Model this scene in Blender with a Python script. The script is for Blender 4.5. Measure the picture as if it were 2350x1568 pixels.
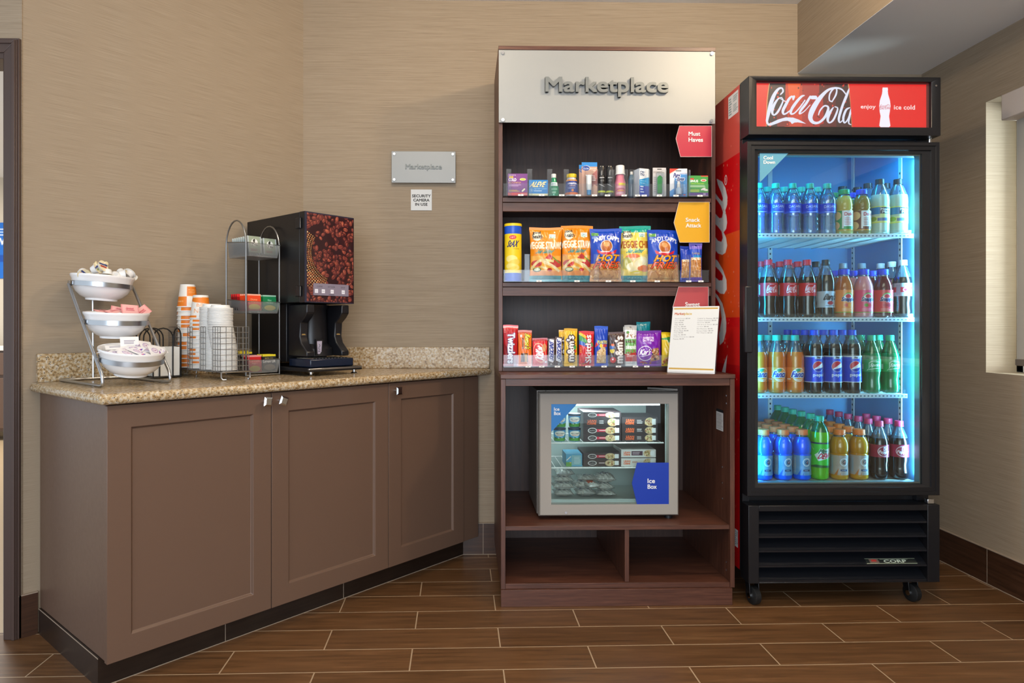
import bpy, bmesh, math, random
import numpy as np
from math import radians as R, sin, cos, pi
random.seed(7); rng = np.random.default_rng(7)
for o in list(bpy.data.objects): bpy.data.objects.remove(o, do_unlink=True)
scn = bpy.context.scene
col = scn.collection

# ------------------------------------------------------------------ camera
FPX, CX, CY, EYE, YAW = 1567.0, 1101.0, 752.0, 1.08, R(1.2)
cam = bpy.data.cameras.new('camera'); camo = bpy.data.objects.new('camera', cam); col.objects.link(camo)
cam.sensor_width = 36.0; cam.sensor_fit = 'HORIZONTAL'; cam.lens = 36.0 * FPX / 2350
cam.shift_x = (1175 - CX) / 2350; cam.shift_y = -(784 - CY) / 2350
cam.clip_start = 0.02
camo.location = (0, 0, EYE); camo.rotation_euler = (R(90), 0, -YAW)
scn.camera = camo

# ------------------------------------------------------------------ world, lights, exposure
scn.view_settings.view_transform = 'Standard'; scn.view_settings.look = 'None'
scn.view_settings.gamma = 1.0; scn.view_settings.exposure = 0.27
scn.view_settings.use_curve_mapping = False
scn.cycles.use_denoising = True
scn.cycles.max_bounces = 8; scn.cycles.transparent_max_bounces = 24
scn.cycles.diffuse_bounces = 3; scn.cycles.glossy_bounces = 3; scn.cycles.transmission_bounces = 4
scn.cycles.caustics_reflective = False; scn.cycles.caustics_refractive = False
scn.cycles.sample_clamp_indirect = 3.0
scn.cycles.use_adaptive_sampling = True; scn.cycles.adaptive_threshold = 0.02
world = bpy.data.worlds.new('world'); scn.world = world; world.use_nodes = True
bgn = world.node_tree.nodes['Background']
bgn.inputs[0].default_value = (0.80, 0.90, 1.0, 1); bgn.inputs[1].default_value = 1.0

def lamp(name, kind, loc, energy, color, size=0.1, target=None, size_y=None):
    l = bpy.data.lights.new(name, kind); l.energy = energy; l.color = color
    if kind == 'AREA':
        l.size = size
        if size_y: l.shape = 'RECTANGLE'; l.size_y = size_y
    else: l.shadow_soft_size = size
    o = bpy.data.objects.new(name, l); col.objects.link(o); o.location = loc
    if target is not None:
        from mathutils import Vector
        o.rotation_euler = (Vector(target) - Vector(loc)).to_track_quat('-Z', 'Y').to_euler()
    return o
lamp('ceiling_light_right', 'POINT', (1.34, 1.86, 2.56), 38, (1.0, 0.80, 0.56), 0.07)
lamp('ceiling_light_middle', 'POINT', (-0.15, 2.05, 2.56), 17, (1.0, 0.82, 0.60), 0.07)
lamp('added_overhead_fill', 'AREA', (0.2, 0.2, 2.6), 42, (1.0, 0.90, 0.76), 2.4, (0.2, 0.4, 0), 1.6)  # added soft fill from above, out of view, not a known fixture
lamp('lobby_window_light', 'AREA', (-0.2, -1.9, 1.15), 74, (0.78, 0.88, 1.0), 2.2, (-0.5, 2.6, 1.0), 1.8)
lamp('added_hall_fill', 'AREA', (-4.4, 5.4, 2.58), 60, (1.0, 0.93, 0.84), 1.2, (-4.4, 5.4, 0), 1.2)  # unseen fill added to brighten the hall, where the lobby lights hardly reach
lamp('side_window_daylight', 'AREA', (2.95, 1.9, 1.5), 210, (0.88, 0.94, 1.0), 1.6, (2.2, 2.3, 1.4), 1.1)

# ------------------------------------------------------------------ pixel <-> place helpers
def ray(px, py):
    xc = (px - CX) / FPX; zc = -(py - CY) / FPX
    return (xc * cos(YAW) + sin(YAW), cos(YAW) - xc * sin(YAW), zc)
def at(px, py, Y):
    r = ray(px, py); t = Y / r[1]; return (r[0] * t, Y, EYE + r[2] * t)
def atX(px, py, X):
    r = ray(px, py); t = X / r[0]; return (X, r[1] * t, EYE + r[2] * t)
PHI = R(42.7); US = (sin(PHI), cos(PHI)); UN = (cos(PHI), -sin(PHI)); K = (-1.10, 2.067); ROT = R(47.3)
def W(s, o, z=0.0): return (K[0] + US[0] * s + UN[0] * o, K[1] + US[1] * s + UN[1] * o, z)
def _pln(px, py, p, d):
    r = ray(px, py); nx, ny = d[1], -d[0]
    t = (nx * p[0] + ny * p[1]) / (nx * r[0] + ny * r[1]); q = (r[0] * t, r[1] * t)
    dx, dy = q[0] - K[0], q[1] - K[1]
    return dx * US[0] + dy * US[1], dx * UN[0] + dy * UN[1], EYE + r[2] * t
def pl(px, py, o):  # hit on the plane o = const: (s, z)
    a = W(0, o); q = _pln(px, py, a, US); return q[0], q[2]
def ps(px, py, s):  # hit on the plane s = const: (o, z)
    a = W(s, 0); q = _pln(px, py, a, UN); return q[1], q[2]

# ------------------------------------------------------------------ colours and materials
def lin(v): return v / 12.92 if v <= 0.04045 else ((v + 0.055) / 1.055) ** 2.4
def c3(h):
    h = h.lstrip('#'); return [int(h[i:i + 2], 16) / 255 for i in (0, 2, 4)]
def cl(h, a=1.0): return tuple(lin(v) for v in c3(h)) + (a,)
MATS = {}
def mat(name, color='#808080', rough=0.5, metal=0.0, emit=None, es=1.0, coat=0.0, bump=0.0, bscale=200.0, var=0.0):
    if name in MATS: return MATS[name]
    m = bpy.data.materials.new(name); m.use_nodes = True; MATS[name] = m
    nt = m.node_tree; b = nt.nodes['Principled BSDF']
    b.inputs['Base Color'].default_value = cl(color); b.inputs['Roughness'].default_value = rough
    b.inputs['Metallic'].default_value = metal; b.inputs['Coat Weight'].default_value = coat
    if emit: b.inputs['Emission Color'].default_value = cl(emit); b.inputs['Emission Strength'].default_value = es
    if bump or var:
        tc = nt.nodes.new('ShaderNodeTexCoord'); n = nt.nodes.new('ShaderNodeTexNoise'); n.inputs['Scale'].default_value = bscale
        nt.links.new(tc.outputs['Object'], n.inputs['Vector'])
        if bump:
            bp = nt.nodes.new('ShaderNodeBump'); bp.inputs['Strength'].default_value = bump; bp.inputs['Distance'].default_value = 0.002
            nt.links.new(n.outputs[0], bp.inputs['Height']); nt.links.new(bp.outputs[0], b.inputs['Normal'])
        if var:
            mp = nt.nodes.new('ShaderNodeMapRange'); mp.inputs[3].default_value = rough - var; mp.inputs[4].default_value = rough + var
            nt.links.new(n.outputs[0], mp.inputs[0]); nt.links.new(mp.outputs[0], b.inputs['Roughness'])
    return m
def ramp(nt, stops):
    r = nt.nodes.new('ShaderNodeValToRGB'); e = r.color_ramp.elements
    while len(e) < len(stops): e.new(0.5)
    for el, (p, h) in zip(e, stops): el.position = p; el.color = cl(h)
    return r
def streak(name, stops, scale, rough=0.55, bump=0.15, stops2=None, coat=0.0, scale2=None):
    """noise stretched along one axis (wood grain, grasscloth); scale = xyz in object space"""
    m = bpy.data.materials.new(name); m.use_nodes = True; MATS[name] = m
    nt = m.node_tree; b = nt.nodes['Principled BSDF']; b.inputs['Roughness'].default_value = rough; b.inputs['Coat Weight'].default_value = coat
    tc = nt.nodes.new('ShaderNodeTexCoord'); mp = nt.nodes.new('ShaderNodeMapping'); mp.inputs['Scale'].default_value = scale
    n = nt.nodes.new('ShaderNodeTexNoise'); n.inputs['Scale'].default_value = 1.0; n.inputs['Detail'].default_value = 5; n.inputs['Roughness'].default_value = 0.65
    nt.links.new(tc.outputs['Object'], mp.inputs[0]); nt.links.new(mp.outputs[0], n.inputs['Vector'])
    r = ramp(nt, stops); nt.links.new(n.outputs[0], r.inputs[0]); out = r.outputs[0]
    if scale2:
        mp2 = nt.nodes.new('ShaderNodeMapping'); mp2.inputs['Scale'].default_value = scale2
        n2 = nt.nodes.new('ShaderNodeTexNoise'); n2.inputs['Scale'].default_value = 1.0; n2.inputs['Detail'].default_value = 2
        nt.links.new(tc.outputs['Object'], mp2.inputs[0]); nt.links.new(mp2.outputs[0], n2.inputs['Vector'])
        r2 = ramp(nt, [(0.35, '#d8d8d8'), (0.65, '#ffffff')]); nt.links.new(n2.outputs[0], r2.inputs[0])
        mx = nt.nodes.new('ShaderNodeMix'); mx.data_type = 'RGBA'; mx.blend_type = 'MULTIPLY'; mx.inputs[0].default_value = 1.0
        nt.links.new(out, mx.inputs[6]); nt.links.new(r2.outputs[0], mx.inputs[7]); out = mx.outputs[2]
    nt.links.new(out, b.inputs['Base Color'])
    if bump:
        bp = nt.nodes.new('ShaderNodeBump'); bp.inputs['Strength'].default_value = bump; bp.inputs['Distance'].default_value = 0.001
        nt.links.new(n.outputs[0], bp.inputs['Height']); nt.links.new(bp.outputs[0], b.inputs['Normal'])
    return m
wall_m = streak('grasscloth_wallpaper', [(0.28, '#7e6d59'), (0.42, '#95846e'), (0.58, '#9f8e78'), (0.76, '#ae9e89')], (6, 6, 640), 0.78, 0.30)
tile_base = streak('wood_look_base_tile', [(0.3, '#2c1a10'), (0.55, '#432a1b'), (0.8, '#54382a')], (5, 5, 90), 0.4, 0.05)
lam = streak('dark_walnut_laminate', [(0.25, '#381f15'), (0.5, '#533124'), (0.75, '#694231')], (6, 60, 110), 0.42, 0.06)
lam_v = streak('dark_walnut_laminate_upright', [(0.25, '#381f15'), (0.5, '#533124'), (0.75, '#694231')], (110, 60, 6), 0.42, 0.06)
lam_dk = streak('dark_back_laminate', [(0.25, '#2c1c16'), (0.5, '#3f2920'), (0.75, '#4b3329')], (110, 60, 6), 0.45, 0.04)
paint = mat('brown_cabinet_paint', '#675042', 0.38, bump=0.04, bscale=60, var=0.05)
ceil_m = mat('ceiling_paint', '#ecebea', 0.85, bump=0.15, bscale=120)
white_p = mat('white_plastic', '#e9e8e4', 0.4)
porcelain = mat('white_porcelain', '#f3f1f0', 0.16, coat=0.5)
steel = mat('brushed_steel', '#b9bcc0', 0.28, 1.0)
steel_dk = mat('satin_steel_wire', '#9a9c9e', 0.35, 1.0)
chrome = mat('polished_chrome', '#dfe2e6', 0.12, 1.0)
blk = mat('black_plastic', '#16161a', 0.34, bump=0.05, bscale=300)
blk_met = mat('black_coated_metal', '#121215', 0.36, bump=0.03, bscale=200)
blk_wire = mat('black_wire', '#0d0d0e', 0.4)
rubber = mat('black_rubber', '#0c0c0c', 0.65)
alu = mat('aluminium_frame', '#8d8780', 0.42, 0.55)
alu_sign = mat('brushed_aluminium_sign', '#979998', 0.5, 0.35)
letter_m = mat('grey_metal_letters', '#747877', 0.45, 0.4)
paper = mat('white_paper', '#f2f1ee', 0.7)
napkin_m = mat('napkin_paper', '#eeeeea', 0.9, bump=0.2, bscale=400)
cooler_in = mat('cooler_lining', '#74a6d4', 0.5)  # white lining; the blue tint of the cooler light is put into its colour
freezer_in = mat('freezer_lining', '#b8c4bf', 0.5)
cream_cup = mat('creamer_cup_plastic', '#ebe9e6', 0.35)
def clear(name, tint='#ffffff', gloss=0.10, rough=0.04, body=0.0, bcol='#ffffff', fk=0.9):
    """thin clear plastic or glass: mostly see-through, a share of mirror, an optional share of cloudy body"""
    m = bpy.data.materials.new(name); m.use_nodes = True; nt = m.node_tree; nt.nodes.clear(); MATS[name] = m
    o = nt.nodes.new('ShaderNodeOutputMaterial'); t = nt.nodes.new('ShaderNodeBsdfTransparent'); t.inputs[0].default_value = cl(tint)
    g = nt.nodes.new('ShaderNodeBsdfGlossy'); g.inputs['Roughness'].default_value = rough
    fr = nt.nodes.new('ShaderNodeFresnel'); fr.inputs[0].default_value = 1.45
    ad = nt.nodes.new('ShaderNodeMath'); ad.operation = 'MULTIPLY_ADD'; ad.inputs[1].default_value = fk; ad.inputs[2].default_value = gloss * 0.3
    nt.links.new(fr.outputs[0], ad.inputs[0]); mx = nt.nodes.new('ShaderNodeMixShader'); nt.links.new(ad.outputs[0], mx.inputs[0])
    src = t.outputs[0]
    if body:
        d = nt.nodes.new('ShaderNodeBsdfDiffuse'); d.inputs[0].default_value = cl(bcol)
        mb = nt.nodes.new('ShaderNodeMixShader'); mb.inputs[0].default_value = body
        nt.links.new(t.outputs[0], mb.inputs[1]); nt.links.new(d.outputs[0], mb.inputs[2]); src = mb.outputs[0]
    nt.links.new(src, mx.inputs[1]); nt.links.new(g.outputs[0], mx.inputs[2]); nt.links.new(mx.outputs[0], o.inputs[0])
    return m
glass = clear('door_glass', '#f4faf8', 0.05, 0.01)
acryl = clear('clear_acrylic', '#fafcfd', 0.04, 0.10, 0.025, '#dfe3e8', 0.45)
pet = clear('clear_bottle_plastic', '#dcecf6', 0.25, 0.06, 0.10, '#cfe4f4')
water_m = clear('bottled_water', '#bfe0fd', 0.6, 0.05, 0.20, '#86c4ff')
mesh_m = clear('fine_wire_mesh', '#ffffff', 0.0, 0.4, 0.5, '#8c8f90')
def printed(name, rough, emit=0.0, coat=0.0, spec=0.5):
    m = bpy.data.materials.new(name); m.use_nodes = True; nt = m.node_tree; b = nt.nodes['Principled BSDF']; MATS[name] = m
    a = nt.nodes.new('ShaderNodeAttribute'); a.attribute_name = 'art'
    nt.links.new(a.outputs['Color'], b.inputs['Base Color']); b.inputs['Roughness'].default_value = rough; b.inputs['Coat Weight'].default_value = coat
    b.inputs['Specular IOR Level'].default_value = spec
    if emit: nt.links.new(a.outputs['Color'], b.inputs['Emission Color']); b.inputs['Emission Strength'].default_value = emit
    return m
foil = printed('printed_foil', 0.28, coat=0.3); card = printed('printed_card', 0.45); decal = printed('printed_decal', 0.3)
matte = printed('printed_paper', 0.65); lightbox = printed('backlit_print', 0.5, 0.80); lightbox.node_tree.links.remove(lightbox.node_tree.nodes['Principled BSDF'].inputs['Base Color'].links[0]); lightbox.node_tree.nodes['Principled BSDF'].inputs['Base Color'].default_value = (.02, .02, .02, 1)

def granite():
    m = bpy.data.materials.new('speckled_granite'); m.use_nodes = True; nt = m.node_tree; b = nt.nodes['Principled BSDF']; MATS['granite'] = m
    tc = nt.nodes.new('ShaderNodeTexCoord')
    n = nt.nodes.new('ShaderNodeTexNoise'); n.inputs['Scale'].default_value = 120; n.inputs['Detail'].default_value = 5
    nt.links.new(tc.outputs['Object'], n.inputs['Vector'])
    r = ramp(nt, [(0.30, '#6d5538'), (0.42, '#a98c64'), (0.52, '#bda783'), (0.66, '#cbc2b4')]); nt.links.new(n.outputs[0], r.inputs[0])
    v = nt.nodes.new('ShaderNodeTexVoronoi'); v.inputs['Scale'].default_value = 190; nt.links.new(tc.outputs['Object'], v.inputs['Vector'])
    n2 = nt.nodes.new('ShaderNodeTexNoise'); n2.inputs['Scale'].default_value = 240; n2.inputs['Detail'].default_value = 2; nt.links.new(tc.outputs['Object'], n2.inputs['Vector'])
    r2 = ramp(nt, [(0.60, '#000000'), (0.66, '#ffffff')]); nt.links.new(n2.outputs[0], r2.inputs[0])
    mx = nt.nodes.new('ShaderNodeMix'); mx.data_type = 'RGBA'; nt.links.new(r2.outputs[0], mx.inputs[0]); nt.links.new(r.outputs[0], mx.inputs[6])
    r3 = ramp(nt, [(0.2, '#2a1f16'), (0.8, '#6b5a48')]); nt.links.new(v.outputs['Color'], r3.inputs[0]); nt.links.new(r3.outputs[0], mx.inputs[7])
    nt.links.new(mx.outputs[2], b.inputs['Base Color']); b.inputs['Roughness'].default_value = 0.22; b.inputs['Specular IOR Level'].default_value = 0.22
    return m
granite_m = granite()
def floor_mat():
    m = bpy.data.materials.new('wood_look_plank_tile'); m.use_nodes = True; nt = m.node_tree; b = nt.nodes['Principled BSDF']
    tc = nt.nodes.new('ShaderNodeTexCoord'); mp = nt.nodes.new('ShaderNodeMapping')
    mp.inputs['Rotation'].default_value = (0, 0, R(-0.6)); mp.inputs['Location'].default_value = (-0.142, -2.452 + 0.15 * 20, 0)
    nt.links.new(tc.outputs['Object'], mp.inputs[0])
    br = nt.nodes.new('ShaderNodeTexBrick'); br.offset = 0.5; br.offset_frequency = 2
    for k, v in (('Scale', 1.0), ('Mortar Size', 0.0024), ('Mortar Smooth', 0.2), ('Bias', 0.0), ('Brick Width', 0.592), ('Row Height', 0.15)): br.inputs[k].default_value = v
    br.inputs['Color1'].default_value = (0, 0, 0, 1); br.inputs['Color2'].default_value = (1, 1, 1, 1); br.inputs['Mortar'].default_value = (0.5, 0.5, 0.5, 1)
    nt.links.new(mp.outputs[0], br.inputs['Vector'])
    mg = nt.nodes.new('ShaderNodeMapping'); mg.inputs['Scale'].default_value = (4, 55, 1); nt.links.new(tc.outputs['Object'], mg.inputs[0])
    ad = nt.nodes.new('ShaderNodeVectorMath'); ad.operation = 'MULTIPLY_ADD'; ad.inputs[1].default_value = (37, 37, 37)
    nt.links.new(br.outputs['Color'], ad.inputs[0]); nt.links.new(mg.outputs[0], ad.inputs[2])
    n = nt.nodes.new('ShaderNodeTexNoise'); n.inputs['Scale'].default_value = 1; n.inputs['Detail'].default_value = 6; n.inputs['Roughness'].default_value = 0.6; n.inputs['Distortion'].default_value = 0.6
    nt.links.new(ad.outputs[0], n.inputs['Vector'])
    r = ramp(nt, [(0.28, '#51361f'), (0.45, '#67472b'), (0.58, '#724f31'), (0.75, '#83603f')]); nt.links.new(n.outputs[0], r.inputs[0])
    tone = nt.nodes.new('ShaderNodeMix'); tone.data_type = 'RGBA'; tone.blend_type = 'MULTIPLY'; tone.inputs[0].default_value = 0.22
    nt.links.new(r.outputs[0], tone.inputs[6]); nt.links.new(br.outputs['Color'], tone.inputs[7])
    mx = nt.nodes.new('ShaderNodeMix'); mx.data_type = 'RGBA'; nt.links.new(br.outputs['Fac'], mx.inputs[0]); nt.links.new(tone.outputs[2], mx.inputs[6])
    mx.inputs[7].default_value = cl('#b39a7d'); nt.links.new(mx.outputs[2], b.inputs['Base Color'])
    b.inputs['Roughness'].default_value = 0.34
    bp = nt.nodes.new('ShaderNodeBump'); bp.inputs['Strength'].default_value = 0.12; bp.inputs['Distance'].default_value = 0.002
    nt.links.new(n.outputs[0], bp.inputs['Height']); nt.links.new(bp.outputs[0], b.inputs['Normal'])
    return m
floor_m = floor_mat()

# ------------------------------------------------------------------ mesh builder
class MB:
    def __init__(s): s.v = []; s.f = []; s.m = []; s.c = {}; s.mats = []; s.n = 0
    def mi(s, m):
        if m not in s.mats: s.mats.append(m)
        return s.mats.index(m)
    def add(s, vs, fs, m, cols=None):
        b = s.n; s.v.extend(vs); s.n += len(vs); k = s.mi(m)
        s.f.extend([tuple(i + b for i in f) for f in fs]); s.m.extend([k] * len(fs))
        if cols is not None: s.c[b] = cols
        return s
    def box(s, x0, x1, y0, y1, z0, z1, m):
        if x0 > x1: x0, x1 = x1, x0
        if y0 > y1: y0, y1 = y1, y0
        if z0 > z1: z0, z1 = z1, z0
        v = [(x0, y0, z0), (x1, y0, z0), (x1, y1, z0), (x0, y1, z0), (x0, y0, z1), (x1, y0, z1), (x1, y1, z1), (x0, y1, z1)]
        return s.add(v, [(0, 3, 2, 1), (4, 5, 6, 7), (0, 1, 5, 4), (1, 2, 6, 5), (2, 3, 7, 6), (3, 0, 4, 7)], m)
    def prism(s, pts, z0, z1, m):
        n = len(pts); a = sum(pts[i][0] * pts[(i + 1) % n][1] - pts[(i + 1) % n][0] * pts[i][1] for i in range(n))
        if a < 0: pts = pts[::-1]
        v = [(x, y, z0) for x, y in pts] + [(x, y, z1) for x, y in pts]
        return s.add(v, [tuple(range(n))[::-1], tuple(range(n, 2 * n))] + [(i, (i + 1) % n, (i + 1) % n + n, i + n) for i in range(n)], m)
    def prismY(s, pts, y0, y1, m):
        """outline in x,z pushed along y"""
        n = len(pts); a = sum(pts[i][0] * pts[(i + 1) % n][1] - pts[(i + 1) % n][0] * pts[i][1] for i in range(n))
        if a < 0: pts = pts[::-1]
        v = [(x, y0, z) for x, z in pts] + [(x, y1, z) for x, z in pts]
        return s.add(v, [tuple(range(n)), tuple(range(n, 2 * n))[::-1]] + [((i + 1) % n, i, i + n, (i + 1) % n + n) for i in range(n)], m)
    def prismX(s, pts, x0, x1, m):
        n = len(pts); a = sum(pts[i][0] * pts[(i + 1) % n][1] - pts[(i + 1) % n][0] * pts[i][1] for i in range(n))
        if a < 0: pts = pts[::-1]
        v = [(x0, y, z) for y, z in pts] + [(x1, y, z) for y, z in pts]
        return s.add(v, [tuple(range(n))[::-1], tuple(range(n, 2 * n))] + [(i, (i + 1) % n, (i + 1) % n + n, i + n) for i in range(n)], m)
    def lathe(s, prof, m, seg=20, cx=0, cy=0, a0=0.0, a1=2 * pi, zsplit=None, m2=None):
        full = abs(a1 - a0 - 2 * pi) < 1e-6; k = seg if full else seg + 1
        v = []; 
        for r, z in prof:
            for i in range(k):
                a = a0 + (a1 - a0) * i / seg; v.append((cx + r * cos(a), cy + r * sin(a), z))
        f1 = []; f2 = []
        for j in range(len(prof) - 1):
            tgt = f2 if (zsplit is not None and (prof[j][1] + prof[j + 1][1]) / 2 > zsplit) else f1
            for i in range(seg):
                i2 = (i + 1) % k if full else i + 1
                tgt.append((j * k + i, j * k + i2, (j + 1) * k + i2, (j + 1) * k + i))
        b = s.n; s.v.extend(v); s.n += len(v)
        for fl, mm in ((f1, m), (f2, m2)):
            if fl: kk = s.mi(mm); s.f.extend([tuple(i + b for i in f) for f in fl]); s.m.extend([kk] * len(fl))
        return s
    def disc(s, r, z, m, seg=20, cx=0, cy=0, up=True):
        v = [(cx + r * cos(2 * pi * i / seg), cy + r * sin(2 * pi * i / seg), z) for i in range(seg)]
        return s.add(v, [tuple(range(seg)) if up else tuple(range(seg))[::-1]], m)
    def tube(s, pts, r, m, seg=8, closed=False):
        from mathutils import Vector
        P = [Vector(p) for p in pts]; n = len(P); v = []; up = Vector((0, 0, 1)); prev = None
        for i, p in enumerate(P):
            if closed: t = P[(i + 1) % n] - P[i - 1]
            else: t = (P[min(i + 1, n - 1)] - P[max(i - 1, 0)])
            t.normalize()
            if prev is None:
                a = up if abs(t.z) < 0.9 else Vector((1, 0, 0)); x = t.cross(a).normalized()
            else: x = (prev - t * prev.dot(t)).normalized()
            prev = x; y = t.cross(x)
            for k in range(seg):
                a = 2 * pi * k / seg; q = p + x * (r * cos(a)) + y * (r * sin(a)); v.append(tuple(q))
        f = []; m_ = n if closed else n - 1
        for i in range(m_):
            j = (i + 1) % n
            for k in range(seg): f.append((i * seg + k, i * seg + (k + 1) % seg, j * seg + (k + 1) % seg, j * seg + k))
        if not closed: f += [tuple(range(seg))[::-1], tuple(range((n - 1) * seg, n * seg))]
        return s.add(v, f, m)
    def grid(s, P, m, cols=None, flip=False):
        nv, nu = P.shape[:2]; idx = np.arange(nv * nu).reshape(nv, nu)
        a, b, c, d = idx[:-1, :-1].ravel(), idx[:-1, 1:].ravel(), idx[1:, 1:].ravel(), idx[1:, :-1].ravel()
        q = np.stack([a, d, c, b] if flip else [a, b, c, d], 1)
        return s.add([tuple(p) for p in P.reshape(-1, 3).tolist()], [tuple(x) for x in q.tolist()], m, None if cols is None else cols.reshape(-1, 3))
    def build(s, name, parent=None, bevel=0.0, smooth=True, seg=2, label=None):
        me = bpy.data.meshes.new(name); me.from_pydata(s.v, [], s.f)
        for m in s.mats: me.materials.append(m)
        me.polygons.foreach_set('material_index', s.m)
        if s.c:
            ca = me.color_attributes.new('art', 'FLOAT_COLOR', 'POINT'); arr = np.ones((s.n, 4), np.float32)
            for b, cc in s.c.items(): arr[b:b + len(cc), :3] = cc
            ca.data.foreach_set('color', arr.ravel())
        me.validate(); me.update()
        if smooth:
            me.polygons.foreach_set('use_smooth', [True] * len(me.polygons)); me.set_sharp_from_angle(angle=R(38))
        o = bpy.data.objects.new(name, me); col.objects.link(o)
        if bevel:
            bv = o.modifiers.new('bevel', 'BEVEL'); bv.width = bevel; bv.segments = seg; bv.limit_method = 'ANGLE'; bv.angle_limit = R(40)
        if parent: o.parent = parent
        if label: o['label'] = label
        return o
def tag(o, label, cat, group=None, kind=None):
    if kind: o['kind'] = kind
    if label: o['label'] = label
    if cat: o['category'] = cat
    if group: o['group'] = group
    return o
def thing(name, label, cat, loc=(0, 0, 0), rotz=0.0, group=None):
    o = bpy.data.objects.new(name, None); o.empty_display_size = 0.05; col.objects.link(o)
    o.location = loc; o.rotation_euler = (0, 0, rotz); return tag(o, label, cat, group)
def put(o, loc, rz=0.0, rx=0.0, ry=0.0): o.location = loc; o.rotation_euler = (rx, ry, rz); return o
def kids(o): return [c for c in bpy.data.objects if c.parent == o]
CH = {}
def dup(root, loc, rot=(0, 0, 0), label=None, group=None, keep=None):
    if root not in CH: CH[root] = [(c, kids(c)) for c in kids(root)]
    r = root.copy(); col.objects.link(r); r.location = loc; r.rotation_euler = rot
    if label: r['label'] = label
    if group: r['group'] = group
    for c, gs in CH[root]:
        if keep and c.name.split('.')[0] not in keep: continue
        k = c.copy(); col.objects.link(k); k.parent = r
        for g in gs: h = g.copy(); col.objects.link(h); h.parent = k
    return r
def structure(mb, name, **k): o = mb.build(name, **k); o['kind'] = 'structure'; return o

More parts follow.
